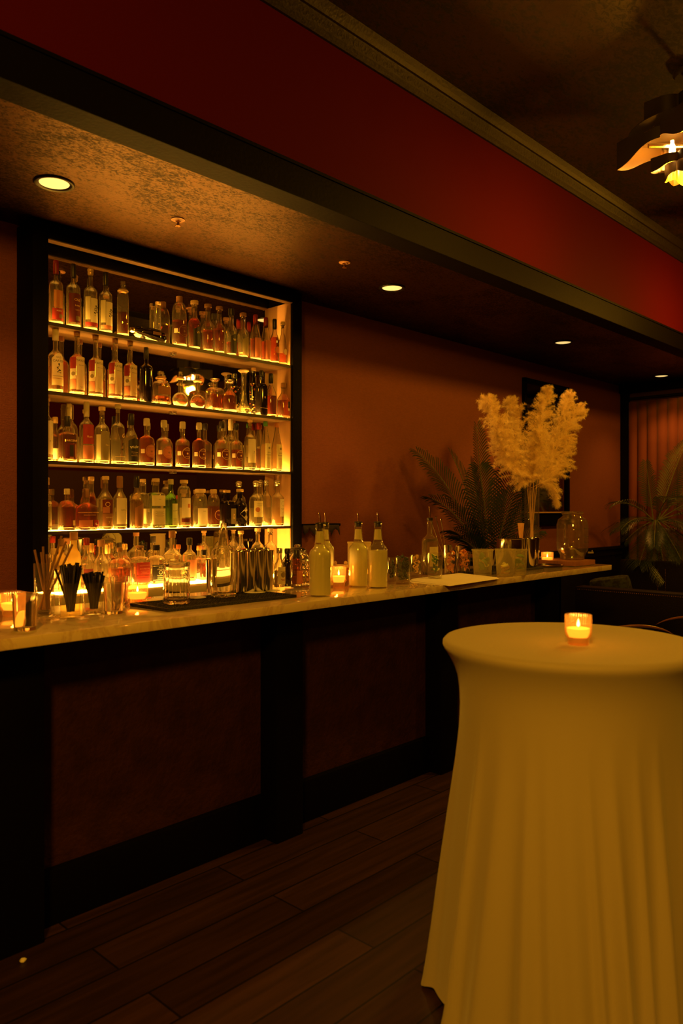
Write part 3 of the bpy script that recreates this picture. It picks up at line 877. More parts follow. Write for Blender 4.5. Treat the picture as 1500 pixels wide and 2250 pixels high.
SLINE = {1: (100, 712, 640, 800), 2: (96, 866, 640, 915), 3: (96, 1013, 640, 1036), 4: (96, 1165, 640, 1157)}
def shelf_bottle(level, px, w, top_y, label, shape='round', row=0, Y=None, **kw):
    if level == 5:
        z = BC_Z + .0008; Yb = Y or (3.66 if row == 0 else 3.75)
        X, Z = on_wallplane(px, Yb); h = CAM_Z + (HORIZON - top_y) / FPX * Z - z
    else:
        z = SHZ[level - 1]; Yb = Y or (3.760 if row == 0 else 3.817)
        X, Z = on_wallplane(px, Yb); _, Zf = on_wallplane(px, SH_F)
        x0, y0, x1, y1 = SLINE[level]
        base = y0 + (y1 - y0) * (px - x0) / (x1 - x0) + (z - CAM_Z) * FPX * (1 / Zf - 1 / Z)
        h = (base - top_y) / FPX * Z
        z += .0005
    r = w / 2 * Z / FPX * .97
    sx = kw.pop('sx', 1); sy = 1
    rmax = .0435 if row == 0 else .0255
    if r > rmax and level < 5: sx, sy, r = r / rmax, 1, rmax
    kw.setdefault('group', {1: 'bottles on the top shelf', 2: 'bottles on the second shelf', 3: 'bottles on the third shelf', 4: 'bottles on the lowest lit shelf', 5: 'bottles on the back counter'}[level])
    return bottle((X, Yb, z), h, r, label, shape, sx=sx, sy=sy, **kw)
# ------------------------------------------------------------------ bottles on the five levels, left to right
text_vf('W')
sb = shelf_bottle
# top shelf
sb(1, 123, 31, 579, 'tall clear bottle with red wax top and orange over red label, top shelf', 'tall', cap=('wax', cap_red),
   deco=rect(red_paper, .06, .24, .98, [('AGED', .20, .010, white_ink)], extra=lambda mb, S, h, r: (patch(mb, S, -r * .75, r * .7, h * .25, h * .52, cap_orange), patch(mb, S, 0, r * .6, h * .09, h * .15, olive_paper, .0012))))
sb(1, 161, 31, 586, 'tall bottle with dark red label and black top, second on the top shelf', 'tall', cap=('wax', cap_black), deco=old_dark)
sb(1, 199, 30, 593, 'clear bottle with gold ball stopper and black bird label on the top shelf', 'tall', cap=('ball', cap_gold), deco=birds(red_paper))
sb(1, 232, 29, 603, 'clear bottle with black top and black bird label on the top shelf', 'tall', cap=('wax', cap_black), deco=birds(pink_paper))
sb(1, 270, 26, 621, 'slim half full decanter with gold collar and figure stopper on the top shelf', 'straight', cap=('flame', cap_gold), caph=.07, liq=whisky_dark, fill=.45, nr=.013, bodyh=.60)
sb(1, 347, 33, 666, 'round clear bottle with cream label standing behind the lying black decanter', 'globe', row=1, cap=('cork', cork), deco=None, liq=whisky_pale, fill=.3)
sb(1, 394, 33, 653, 'bottle with dark round label and red spirit on the top shelf', 'straight', cap=('cap', brown_cap), caph=.04, liq=whisky_dark, fill=.55, deco=discs(dark_red_paper, rim=brown_paper), bodyh=.62, nr=.015)
sb(1, 427, 30, 662, 'larger tapered bottle of red spirit with slanted black label on the top shelf', 'taper', cap=('cork', cork), liq=whisky_dark, fill=.86, deco=slant(black_paper))
sb(1, 457, 28, 669, 'unlabelled tapered bottle of dark spirit, left of its twin on top shelf', 'taper', cap=('cork', brown_cap), liq=whisky_dark, fill=.6)
sb(1, 482, 26, 674, 'unlabelled tapered bottle of dark spirit, right of its twin on top shelf', 'taper', cap=('cork', brown_cap), liq=whisky_dark, fill=.72)
sb(1, 508, 26, 678, 'tapered bottle with square black cap and slanted black label on the top shelf', 'taper', cap=('cap', cap_black), liq=whisky_dark, fill=.35, deco=slant(black_paper))
sb(1, 534, 25, 687, 'nearly empty tapered bottle with slanted olive label on the top shelf', 'taper', cap=('cork', brown_cap), liq=whisky_pale, fill=.1, deco=slant(olive_paper))
sb(1, 561, 25, 690, 'left of two sloping bottles with red capsules and pink labels, top shelf', 'cone', cap=('wax', cap_red), liq=whisky_red, fill=.5, deco=rect(pink_paper, .06, .48, .75))
sb(1, 584, 23, 696, 'right of two sloping bottles with red capsules and pink labels, top shelf', 'cone', cap=('wax', cap_red), liq=whisky_red, fill=.5, deco=rect(pink_paper, .06, .48, .75))
sb(1, 603, 21, 699, 'slim bottle with black capsule and round label near the right end of top shelf', 'slope', cap=('wax', cap_black), liq=whisky_red, fill=.75, deco=lambda mb, S, h, r: disc(mb, S, r * .1, h * .3, r * .75, pink_paper, rim=brown_paper))
sb(1, 621, 19, 705, 'slim bottle with pale cork, last at the right end of the top shelf', 'slope', cap=('cork', cork), liq=whisky_red, fill=.3, deco=lambda mb, S, h, r: disc(mb, S, r * .1, h * .3, r * .75, cream_paper, rim=red_paper))

# the lying black decanter on the top shelf
X, Z = on_wallplane(326, 3.765)
t = thing('lying_decanter', 'black ribbed decanter lying on its side on the top shelf with a gold cap', 'bottle', (X, 3.765, SHZ[0] + .001), 0)
T = Matrix.Translation((-.085, 0, .047)) @ Matrix.Rotation(radians(90 + 7), 4, 'Y')
MB().lathe([(0, -.005), (.020, 0), (.028, .012), (.030, .03), (.026, .045), (.033, .06), (.042, .085), (.044, .13), (.043, .165), (.034, .182), (0, .186)], 28, rib=(14, .035), T=T).build('body', dark_glass, t)
MB().lathe([(0, -.03), (.012, -.03), (.016, -.018), (.012, -.004), (0, -.004)], 16, T=T).build('stopper', gold_metal, t)
MB().bevbox(.005, .055, -.0455, -.043, .035, .052, .001).build('name_plate', brown_paper, t)
MB().bevbox(-.045, -.03, -.02, .02, 0, .022, .003).bevbox(.05, .065, -.02, .02, 0, .012, .003).build('cradle', black_metal, t)

# second shelf
sb(2, 122, 33, 726, 'round shouldered bottle with arched cream label, first on the second shelf', 'longneck', cap=('wax', cream_paper), liq=whisky, fill=.55, deco=carter)
for i, (px, w, top, lab) in enumerate([(169, 33, 734, 'leftmost of four long necked bottles with red and cream labels, second shelf'), (210, 32, 740, 'second from left of four bottles with red and cream labels, second shelf'),
        (253, 31, 747, 'third from left of four bottles with red and cream labels, second shelf'), (286, 30, 752, 'red and cream labelled bottle right beside the all black bottle, second shelf')]):
    sb(2, px, w, top, lab, 'longneck', cap=('wax', brown_cap), caph=.02, liq=whisky_red if i != 1 else whisky, fill=(.85, .6, .5, .7)[i], deco=taylor)
sb(2, 321, 30, 767, 'all black glossy bottle standing in the middle of the second shelf', 'tall', glass=dark_glass, cap=('wax', cap_black))
sb(2, 353, 36, 818, 'low square decanter with figure stopper, right beside the all black bottle', 'square', cap=('flame', cap_gold), caph=.05, liq=whisky_red, fill=.22, bodyh=.46, nr=.014, deco=rect(brown_paper, .28, .52, .8))
sb(2, 396, 38, 818, 'round globe decanter with figure stopper, left one of the two globes', 'globe', cap=('flame', cap_gold), caph=.05, liq=whisky_red, fill=.15)
sb(2, 434, 37, 825, 'round globe decanter with figure stopper, right one of the two globes', 'globe', cap=('flame', wood_cork), caph=.045, liq=whisky_red, fill=.42)
sb(2, 472, 35, 832, 'low square decanter with flat disc stopper on the second shelf', 'square', cap=('disc', clear), caph=.03, liq=whisky_red, fill=.62, bodyh=.60, nr=.013)
sb(2, 504, 32, 834, 'low faceted decanter with wide disc stopper and red spirit on the second shelf', 'slope', cap=('disc', clear), caph=.035, liq=whisky_red, fill=.62, bodyh=.48, nr=.013)
sb(2, 535, 34, 811, 'flared base bottle with long neck and broad stopper on the second shelf', 'flare', cap=('disc', wood_cork), caph=.03, liq=whisky_pale, fill=.3)
def calavera(mb, S, h, r):
    rnd = random.Random(4)
    for k in range(34):
        u = rnd.uniform(-1.4, 1.4) * r; v = rnd.uniform(.08, .66) * h
        (disc(mb, S, u, v, r * rnd.uniform(.10, .2), rnd.choice([cap_orange, gold_ink, red_paper, cream_paper])) if k % 2 else diamond(mb, S, u, v, r * rnd.uniform(.12, .24), rnd.choice([gold_ink, red_paper, cap_orange])))
sb(2, 516, 28, 820, 'dark bottle painted with bright flowers, left of the long neck bottle and behind it', 'tall', row=1, glass=dark_glass, cap=('cap', cap_black), deco=calavera)
sb(2, 557, 24, 806, 'dark bottle painted with bright flowers, left of the tall black bottle', 'tall', row=1, glass=dark_glass, cap=('cork', cork), deco=calavera)
sb(2, 574, 23, 812, 'tall square black bottle with thin pale line towards the right end of second shelf', 'square', glass=dark_glass, cap=('cap', cap_black),
   deco=lambda mb, S, h, r: (patch(mb, S, -r * .8, r * .8, h * .16, h * .165, gold_ink), write(mb, S, 'R', r * .1, h * .4, .018, gold_ink)))
sb(2, 595, 25, 818, 'bottle of red spirit with slanted dark label, right of the square black bottle', 'slope', cap=('wax', cap_black), liq=whisky_red, fill=.6, deco=slant(dark_red_paper))
sb(2, 623, 30, 838, 'short sloping bottle of red spirit with dark small label, last on the second shelf', 'slope', cap=('cap', brown_cap), liq=whisky_red, fill=.62,
   deco=lambda mb, S, h, r: (patch(mb, S, 0, r * .95, h * .28, h * .46, black_paper), patch(mb, S, 0, r * .95, h * .2, h * .27, cream_paper)))

# third shelf
sb(3, 103, 26, 873, 'tall bottle with pale label and dark figure at the left end of the third shelf', 'tall', cap=('cork', cork), deco=rect(cream_paper, .10, .62, .95, fig=(.3, .03, ink)))
sb(3, 121, 20, 918, 'small bottle with cream base label behind the leftmost third shelf bottle', 'slope', row=1, cap=('cap', cork), liq=whisky_red, fill=.7, deco=rect(cream_paper, .06, .3))
sb(3, 148, 40, 916, 'broad squat bottle of red spirit with narrow dark label on the third shelf', 'squat', cap=('wax', cap_black), liq=whisky_red, fill=.85, deco=larceny, bodyh=.6)
sb(3, 151, 29, 888, 'tall bottle with pale neck wrap behind the broad squat third shelf bottle', 'longneck', row=1, cap=('wax', cream_paper), caph=.05)
sb(3, 190, 32, 884, 'clear bottle with large dark red label over a pink strip on the third shelf', 'round', cap=('wax', cream_paper), caph=.05,
   deco=rect(red_paper, .30, .62, .95, [('Blanton', .40, .013, gold_ink)] if False else [('Rum', .42, .016, gold_ink)], band=[(pink_paper, .06, .28)], extra=lambda mb, S, h, r: patch(mb, S, -r * .95, r * .95, h * .07, h * .28, pink_paper)))
sb(3, 224, 33, 895, 'bottle with olive brown label and flared cork on the third shelf', 'round', cap=('cork', cork), liq=whisky_pale, fill=.4,
   deco=rect(olive_paper, .06, .56, .98, [('No. 3', .32, .012, gold_ink)], u=.35, extra=lambda mb, S, h, r: patch(mb, S, -r * 1.3, -r * .65, h * .06, h * .5, pale_yellow)))
sb(3, 259, 30, 890, 'clear engraved bottle with dark script letter and figure on the third shelf', 'tall', cap=('cork', cream_paper), deco=lambda mb, S, h, r: (write(mb, S, 'G', r * .4, h * .47, .030, gold_ink, slant=.2), figure_mark(mb, S, r * .3, h * .28, h * .12, ink, 5), patch(mb, S, -r * .9, r * .9, h * .12, h * .125, gold_ink)))
sb(3, 288, 32, 910, 'bottle with black arched label in pale script on the third shelf', 'slope', cap=('wax', cap_black), liq=whisky_pale, fill=.7, deco=weller, bodyh=.46)
for (px, w, top, c, lq, fl_, capm, lab) in [
    (322, 34, 920, pink_paper, whisky_red, .9, cream_paper, 'nearly full bottle with pink round label and pale capsule, third shelf'),
    (360, 34, 924, pink_paper, whisky_red, .35, cream_paper, 'nearly empty bottle with pink round label on the third shelf'),
    (401, 32, 927, dark_red_paper, whisky_red, .68, cream_paper, 'two thirds full bottle with dark round label and pale capsule, third shelf'),
    (437, 30, 929, dark_red_paper, whisky_dark, .97, cream_paper, 'completely full bottle with dark round label and pale capsule, third shelf'),
    (487, 31, 926, dark_red_paper, whisky_red, .6, cap_black, 'left of two bottles with dark round labels and black tops, third shelf'),
    (519, 29, 930, dark_red_paper, whisky_red, .6, cap_black, 'right of two bottles with dark round labels and black tops, third shelf')]:
    sb(3, px, w, top, lab, 'longneck', cap=('wax', capm), caph=.026, liq=lq, fill=fl_, deco=discs(c, rim=gold_ink if c is dark_red_paper else brown_paper))
sb(3, 506, 20, 921, 'slim bottle with pale neck band behind the two black topped round label bottles', 'tall', row=1, cap=('wax', cream_paper), liq=whisky_pale, fill=.5)
sb(3, 549, 26, 920, 'tall bottle with cream label and black standing figure on the third shelf', 'tall', cap=('cork', cork), liq=whisky_pale, fill=.3, deco=rect(cream_paper, .14, .60, .98, fig=(.34, .045, ink)))
sb(3, 568, 20, 929, 'bottle with red capsule behind the green capped cream label bottle', 'cone', row=1, cap=('cap', cap_red), liq=whisky_red, fill=.5)
sb(3, 583, 24, 926, 'sloping bottle with green neck band and cream label near the third shelf end', 'cone', cap=('cap', cap_green), caph=.03, liq=whisky_pale, fill=.6, deco=fulano)
sb(3, 608, 24, 929, 'sloping bottle with orange neck band and cream label, last on third shelf', 'cone', cap=('cap', cap_orange), caph=.03, liq=whisky_pale, fill=.6, deco=fulano)

# lowest lit shelf
sb(4, 102, 22, 1047, 'tall bottle with gold oval mark at the left end of the lowest lit shelf', 'tall', cap=('cap', cork), deco=lambda mb, S, h, r: (patch(mb, S, 0, r * .9, h * .1, h * .5, olive_paper), disc(mb, S, r * .3, h * .5, r * .6, pale_yellow)))
sb(4, 147, 36, 1072, 'round shouldered flask of brown spirit with small pale stamp on the lowest lit shelf', 'flask', cap=('cap', cream_paper), caph=.03, liq=whisky_dark, fill=.75, deco=lambda mb, S, h, r: patch(mb, S, r * .3, r * .6, h * .12, h * .24, pale_yellow))
sb(4, 189, 55, 1072, 'very broad bottle of red spirit with printed gold lettering on the lowest lit shelf', 'squat', cap=('wax', brown_cap), caph=.03, liq=whisky_red, fill=.9, deco=wood, bodyh=.52)
sb(4, 200, 28, 1046, 'tall bottle with broad cork behind the very broad bottle of red spirit', 'slope', row=1, cap=('cork', cork), liq=whisky_red, fill=.8)
sb(4, 232, 31, 1045, 'bottle with dark red and brown label and a gold seven on the lowest lit shelf', 'slope', cap=('cork', wood_cork), liq=whisky_pale, fill=.4, deco=seven, bodyh=.56)
sb(4, 263, 31, 1045, 'bottle with tall cream label and dark neck beside the gold seven bottle', 'slope', cap=('wax', brown_cap), liq=whisky_pale, fill=.5, deco=rect(cream_paper, .1, .58, .95, [('GIN', .36, .014, olive_paper)]), bodyh=.55)
sb(4, 300, 30, 1045, 'bottle with tilted brown orange label and dark neck on the lowest lit shelf', 'slope', cap=('wax', cap_black), liq=whisky, fill=.7, deco=slant(brown_paper))
sb(4, 314, 26, 1052, 'clear bottle with pale wooden stopper behind the brown orange label', 'square', row=1, cap=('cork', wood_cork), deco=rect(pale_yellow, .1, .4))
sb(4, 342, 34, 1051, 'straight bottle with pale yellow label in two blocks and wooden stopper', 'square', cap=('cork', wood_cork), liq=whisky_pale, fill=.4, bodyh=.66,
   deco=rect(pale_yellow, .45, .66, .97, [('AGED', .58, .006, olive_paper)], band=[(cream_paper, .08, .40)], scr=(.34, olive_paper, 6)))
sb(4, 375, 31, 1053, 'green glass bottle with pale label and round red seal on the lowest lit shelf', 'round', glass=green_glass, cap=('cap', cream_paper), caph=.03, liq=green_liq, fill=.75, deco=tanq)
sb(4, 404, 30, 1055, 'clear straight bottle with dark band low on the label, right of the green bottle', 'straight', cap=('cork', wood_cork), bodyh=.70,
   deco=rect(cream_paper, .22, .62, .8, u=-.1, extra=lambda mb, S, h, r: (patch(mb, S, -r * .95, r * .95, h * .12, h * .2, dark_red_paper), patch(mb, S, -r * .95, r * .95, h * .06, h * .08, pink_paper), patch(mb, S, 0, r * .5, h * .42, h * .5, cap_orange, .0012))))
sb(4, 440, 32, 1075, 'short bottle with wide flat cork and plain cream label on the lowest lit shelf', 'straight', cap=('cork', wood_cork), caph=.045, nr=.022, bodyh=.55, deco=rect(cream_paper, .08, .5, .95, [('RARE', .42, .008, olive_paper)]))
sb(4, 469, 29, 1076, 'short bottle with large dark round label and wooden stopper, lowest lit shelf', 'straight', cap=('cork', wood_cork), caph=.05, nr=.014, liq=whisky_red, fill=.6, bodyh=.55, deco=ton)
sb(4, 498, 34, 1078, 'black square bottle with framed pale label on the lowest lit shelf', 'square', glass=dark_glass, cap=('cork', cork), bodyh=.58, deco=lambda mb, S, h, r: (patch(mb, S, 0, r * .85, h * .08, h * .5, olive_paper), figure_mark(mb, S, r * .42, h * .28, h * .12, gold_ink, 3)))
sb(4, 527, 33, 1076, 'black bottle with pale diamond label on the lowest lit shelf', 'slope', glass=dark_glass, cap=('cork', cork), bodyh=.56, deco=hend)
sb(4, 562, 31, 1057, 'round bottle with silver ball stopper and pale label, left of three ball stopper bottles', 'round', cap=('ball', cap_silver), liq=whisky_pale, fill=.5, deco=rect(pale_yellow, .2, .55, .95, scr=(.5, olive_paper, 4), extra=lambda mb, S, h, r: disc(mb, S, -r * .4, h * .36, r * .35, cap_orange, .0012)))
sb(4, 585, 26, 1055, 'round bottle with silver ball stopper standing behind and between the two others', 'round', row=1, cap=('ball', cap_silver), liq=whisky_pale, fill=.5)
sb(4, 609, 31, 1056, 'round bottle with silver ball stopper and engraved oval emblems, last on the lowest lit shelf', 'round', cap=('ball', cap_silver), liq=whisky_pale, fill=.5,
   deco=lambda mb, S, h, r: (patch(mb, S, -r * .3, r * .98, h * .2, h * .58, cream_paper), disc(mb, S, r * .3, h * .48, r * .4, cream_paper, .0011, rim=olive_paper), disc(mb, S, r * .3, h * .26, r * .3, cream_paper, .0011, rim=olive_paper), scribble(mb, S, r * .3, h * .37, r * .9, olive_paper, 2)))

# back counter
sb(5, 118, 26, 1205, 'bottle with cream label behind the paper straws on the back counter', 'tall', cap=('cap', cork), liq=whisky_pale, fill=.5, deco=rect(cream_paper, .1, .5))
sb(5, 134, 31, 1184, 'frosted yellow bottle partly hidden by the paper straws, left of its twin', 'round', glass=frosted_yellow, cap=('cap', brown_cap), deco=rect(pale_yellow, .1, .45, .9))
sb(5, 162, 30, 1169, 'frosted yellow bottle with long neck behind the black straws', 'round', glass=frosted_yellow, cap=('cap', brown_cap), nr=.016)
sb(5, 190, 30, 1182, 'clear bottle with red cap behind the black straws on the back counter', 'slope', cap=('cap', cap_red), deco=rect(dark_red_paper, .1, .4, .9, [('Old', .3, .015, gold_ink)]))
sb(5, 222, 38, 1186, 'round clear bottle with brown cap and pale neck band on the back counter', 'round', cap=('cap', brown_cap), bodyh=.42, liq=whisky_pale, fill=.2)
sb(5, 236, 26, 1196, 'bottle with pale foil neck behind the round clear bottle on the back counter', 'slope', Y=3.76, cap=('wax', cap_gold))
sb(5, 263, 47, 1203, 'broad flask half full of pink spirit on the back counter', 'flask', cap=('cap', brown_cap), caph=.022, liq=whisky_red, fill=.62)
sb(5, 274, 28, 1195, 'dark red bottle with gold cap behind the broad flask', 'round', Y=3.77, cap=('cap', cap_gold), liq=whisky_dark, fill=.8)
sb(5, 307, 37, 1199, 'square bottle with raised lettering and red label on the back counter', 'square', cap=('cork', brown_cap), caph=.022, liq=whisky_red, fill=.75, deco=kent, bodyh=.62)
sb(5, 343, 36, 1197, 'square bottle with black label in white lettering on the back counter', 'square', cap=('cap', cap_black), liq=whisky_pale, fill=.5, deco=jack, bodyh=.56)
sb(5, 378, 40, 1166, 'tall broad bottle with dark neck band behind the cut mixing glass', 'squat', cap=('cap', brown_cap), bodyh=.5, liq=whisky_pale, fill=.6)
sb(5, 416, 32, 1182, 'bottle with tan label and black cap right of the cut mixing glass', 'round', cap=('cap', cap_black), caph=.04, liq=whisky_pale, fill=.8, deco=rect(brown_paper if False else pink_paper, .1, .5, .95))
sb(5, 437, 16, 1199, 'slim dark bottle with orange cork left of the shaker tins', 'slope', Y=3.74, cap=('cap', cap_orange), liq=whisky_dark, fill=.8)
sb(5, 448, 30, 1208, 'short bottle of dark red spirit with small framed label left of the shaker tins', 'square', cap=('cap', cap_black), caph=.03, liq=whisky_dark, fill=.72, bodyh=.7, deco=lambda mb, S, h, r: (patch(mb, S, -r * .1, r * .9, h * .12, h * .45, black_paper), disc(mb, S, r * .4, h * .28, r * .25, gold_ink, .0012)))
sb(5, 529, 28, 1166, 'round bottle with cork behind the left shaker tins on the back counter', 'round', cap=('cork', cork), liq=whisky_pale, fill=.5, deco=rect(red_paper, .5, .62, .6), bodyh=.5)
sb(5, 566, 30, 1160, 'left one of two round bottles with flared corks behind the right shaker tins', 'round', cap=('cork', wood_cork), liq=whisky_pale, fill=.5, bodyh=.54)
sb(5, 594, 29, 1161, 'right one of two round bottles with flared corks behind the right shaker tins', 'round', cap=('cork', wood_cork), bodyh=.54)
# ------------------------------------------------------------------ things on the bar top
def at_bar(px, py, z=BAR_Z): return on_level(px, py, z)
def size_px(n, Z): return n * Z / FPX
flame_m = mat('candle_flame', (1, .8, .5), .5, emis=(1, .55, .14), estr=60)
wax_m = mat('candle_wax', (.95, .72, .38), .4, emis=(1, .50, .08), estr=2.4, translucent=.3)  # wax emits a glow of its own, imitating flame light in it
votive_glass = thin_glass('ribbed_amber_glass', (.95, .74, .44), haze=.12)
def votive(px, py, label, wpx, hpx, z=BAR_Z, power=CANDLE_W, loc=None):
    p, Z = on_level(px, py, z)
    if loc: p = Vector(loc); Z = depth(p)
    r = wpx / 2 * Z / FPX; h = hpx * Z / FPX
    t = thing('votive_candle', label, 'candle', p, 0, 'ribbed glass votive candles')
    wl = .0035
    out = [(0, .0005), (r * .74, .0005), (r * .78, .003), (r * .8, h * .2), (r * .98, h * .3), (r, h * .4), (r, h * .97), (r - wl * .3, h)]
    inn = [(r - wl, h * .97), (r - wl, h * .4), (r * .80, h * .26), (0, h * .24)]
    MB().lathe(out + inn, 72, rib=(36, .014)).build('glass_cup', votive_glass, t)
    MB().lathe([(0, h * .255), (r * .70, h * .26), (r - wl * 1.6, h * .42), (r - wl * 1.6, h * .55), (r * .5, h * .535), (0, h * .53)], 28).build('wax', wax_m, t)
    MB().tube([(0, 0, h * .53), (.001, 0, h * .61)], .0009, 6).build('wick', black_metal, t)
    MB().lathe([(0, h * .58), (.0035, h * .62), (.0045, h * .67), (.003, h * .75), (0, h * .86)], 12).build('flame', flame_m, t)
    ld = bpy.data.lights.new('candle_glow', 'POINT'); lo = bpy.data.objects.new('candle_glow', ld); COL.objects.link(lo)
    ld.energy = power; ld.color = (1, .42, .06); ld.shadow_soft_size = .008; lo.location = (0, 0, h * .9); lo.parent = t
    return t
votive(28, 1352, 'glowing ribbed votive candle at the far left end of the bar', 54, 50)
votive(302, 1327, 'glowing ribbed votive candle left of the black bar mat', 46, 46)
votive(744, 1291, 'glowing ribbed votive candle between the citrus juice bottles', 32, 46)
votive(1202, 1240, 'small glowing votive candle near the far end of the bar before the glass jar', 26, 27)

def tumbler(px, py, wpx, hpx, label, group=None, taper=.86, glass=None, rib=None, name='drinking_glass', cat='glass', wall=.0022, base=.010, z=BAR_Z):
    p, Z = on_level(px, py, z); p = p + Vector((0, 0, .0004))
    r = wpx / 2 * Z / FPX; h = hpx * Z / FPX
    t = MB().lathe([(0, 0), (r * taper * .96, 0), (r * taper, .003), (r * .99, h - .001), (r - wall * .5, h), (r - wall, h - .001), (r * taper - wall, base + .002), (r * taper * .8, base), (0, base)], 40, rib=rib).build(name, glass or clear, None, loc=p)
    tag(t, label, cat, group)
    return p, r, h, Z
tumbler(55, 1384, 55, 80, 'empty clear rocks glass in front of the leftmost votive candle')
P1 = tumbler(98, 1348, 46, 110, 'tall clear glass holding tan paper straws', taper=.9, glass=thin)
P2 = tumbler(154, 1352, 52, 72, 'clear glass crammed with tall black straws', taper=.8, glass=thin)
P3 = tumbler(206, 1346, 48, 66, 'clear glass packed with short black stirrers', taper=.82, glass=thin)
tumbler(250, 1348, 46, 68, 'empty clear glass between the black stirrers and the votive candle')
tumbler(262, 1328, 42, 62, 'empty clear glass standing behind another left of the votive candle', group=None)

def straws(P, n, length, r0, m_, name, label, cat, group, spread, seed, z0=.012, tilt=.12, rc=.0032):
    p, r, h, Z = P; rnd = random.Random(seed)
    proto = None
    for i in range(n):
        a = rnd.uniform(0, 2 * pi) if n > 6 else 2 * pi * i / n
        rr = (r * .55) * sqrt(rnd.random())
        tl = rnd.uniform(.3, 1) * tilt
        L_ = length * rnd.uniform(.9, 1.0)
        if proto is None:
            proto = MB().tube([(0, 0, 0), (0, 0, length)], rc, 8).build(name, m_); o = proto
        else:
            o = proto.copy(); COL.objects.link(o)
        # foot inside the glass on the far side of the lean, so the straw crosses the cup
        q0 = r * rnd.uniform(.0, .30); q1 = r * rnd.uniform(.3, .93)
        lean = atan2(q1 - q0, h) * spread
        o.rotation_euler = (0, lean, a)
        o.location = p + Vector((cos(a) * q0, sin(a) * q0, z0 + .001 + rc * .5))
        o.scale = (1, 1, L_ / length)
        tag(o, label, cat, group)
tan_straw = mat('tan_paper', (.24, .115, .045), .6)
black_straw = mat('black_straw_plastic', (.012, .009, .010), .35)
p, r, h, Z = P1
for i, (dx, ang, az, ln) in enumerate([(0, 14, 190, .235), (.004, 3, 150, .21), (-.004, 20, -30, .275), (.006, 24, -38, .27), (0, 7, 170, .22), (-.006, 16, -20, .29), (.003, 12, 30, .20), (-.003, 5, 90, .24)]):
    o = MB().tube([(0, 0, 0), (0, 0, ln)], .0042, 10).build('paper_straw', tan_straw)
    a = radians(az); o.rotation_euler = (0, radians(ang), a)
    o.location = p + Vector((-cos(a) * r * .35 + dx, -sin(a) * r * .35, .014))
    tag(o, 'tan paper straw standing in the tall glass near the left end of the bar', 'straw', 'tan paper straws')
straws(P2, 34, .182, .02, black_straw, 'black_straw', 'long black straw fanning out of the left glass of black straws', 'straw', 'long black straws', 1.0, 3, tilt=.2, rc=.0042)
straws(P3, 44, .142, .02, black_straw, 'black_stirrer', 'short black stirrer packed in the right glass of black straws', 'stirrer', 'short black stirrers', 1.0, 9, rc=.0040)

# ribbed rubber bar mats
def bar_mat(c, label, ridges=True):
    x0, x1, y0, y1 = c
    t = MB(); t.bevbox(x0, x1, y0, y1, BAR_Z + .0005, BAR_Z + .006, .002)
    t.bevbox(x0, x1, y0, y0 + .014, BAR_Z + .005, BAR_Z + .013, .002); t.bevbox(x0, x1, y1 - .014, y1, BAR_Z + .005, BAR_Z + .013, .002)
    t.bevbox(x0, x0 + .014, y0 + .013, y1 - .013, BAR_Z + .005, BAR_Z + .013, .002); t.bevbox(x1 - .014, x1, y0 + .013, y1 - .013, BAR_Z + .005, BAR_Z + .013, .002)
    if ridges:
        y = y0 + .024
        while y < y1 - .02:
            x = x0 + .024
            while x < x1 - .02:
                t.lathe([(.0045, BAR_Z + .0055), (.004, BAR_Z + .0105), (0, BAR_Z + .0108)], 6, T=Matrix.Translation((x, y, 0)))
                x += .015
            y += .015
    o = t.build('bar_mat', rubber, fix=False, smooth=False); tag(o, label, 'bar mat', 'black rubber bar mats'); return o
MAT_Z = BAR_Z + .0112
a_, _ = on_level(368, 1339, MAT_Z); b_, _ = on_level(667, 1309, MAT_Z)
bar_mat((a_.x, b_.x, a_.y, a_.y + .27), 'black studded rubber bar mat under the shaker tins')
a2, _ = on_level(1108, 1262, MAT_Z)
bar_mat((3.95, 4.62, 2.545, 2.80), 'black rubber bar mat under the steel pot at the far end of the bar')

# cut mixing glass on the mat
p, Z = on_level(388, 1325, MAT_Z); r = size_px(29, Z); h = size_px(89, Z)
t = thing('mixing_glass', 'cut crystal mixing glass on the black bar mat', 'mixing glass', p)
mb = MB(); n = 40; prof = [(0, 0), (r * .94, 0), (r * .98, .004)]
for k in range(15):
    z = .008 + (h - .03) * k / 14; prof.append((r * (1.0 if k % 2 else .955), z))
prof += [(r * .96, h - .012), (r * 1.0, h - .003), (r * .98, h), (r * .90, h - .002), (r * .86, .022), (r * .7, .018), (0, .018)]
mb.lathe(prof, n, rib=(20, .02)); mb.build('glass_body', clear, t)
MB().add([(r * .8, -.009, h - .008), (r * .8, .009, h - .008), (r * 1.18, 0, h + .003), (r * .8, -.009, h - .014), (r * .8, .009, h - .014), (r * 1.16, 0, h - .002)],
         [(0, 1, 2), (3, 5, 4), (0, 2, 5, 3), (1, 4, 5, 2), (0, 3, 4, 1)]).build('spout', clear, t)

# napkins / coasters on the mat
paper = mat('white_napkin', (.85, .8, .68), .8)
for (px, py, s_, rz, lab) in [(430, 1313, .045, .2, 'small white paper coaster on the mat between mixing glass and clear bottle'), (335, 1318, .045, .5, 'small round paper coaster at the left end of the black bar mat'),
                         (560, 1301, .05, .1, 'paper coaster on the mat in front of the shaker tins, left one'), (592, 1298, .05, .4, 'paper coaster on the mat in front of the shaker tins, right one')]:
    p, Z = on_level(px, py, MAT_Z)
    o = MB().lathe([(0, 0), (s_, 0), (s_, .0015), (0, .0015)], 24).build('paper_coaster', paper, loc=p + Vector((0, 0, .0003))); tag(o, lab, 'coaster', 'paper coasters')

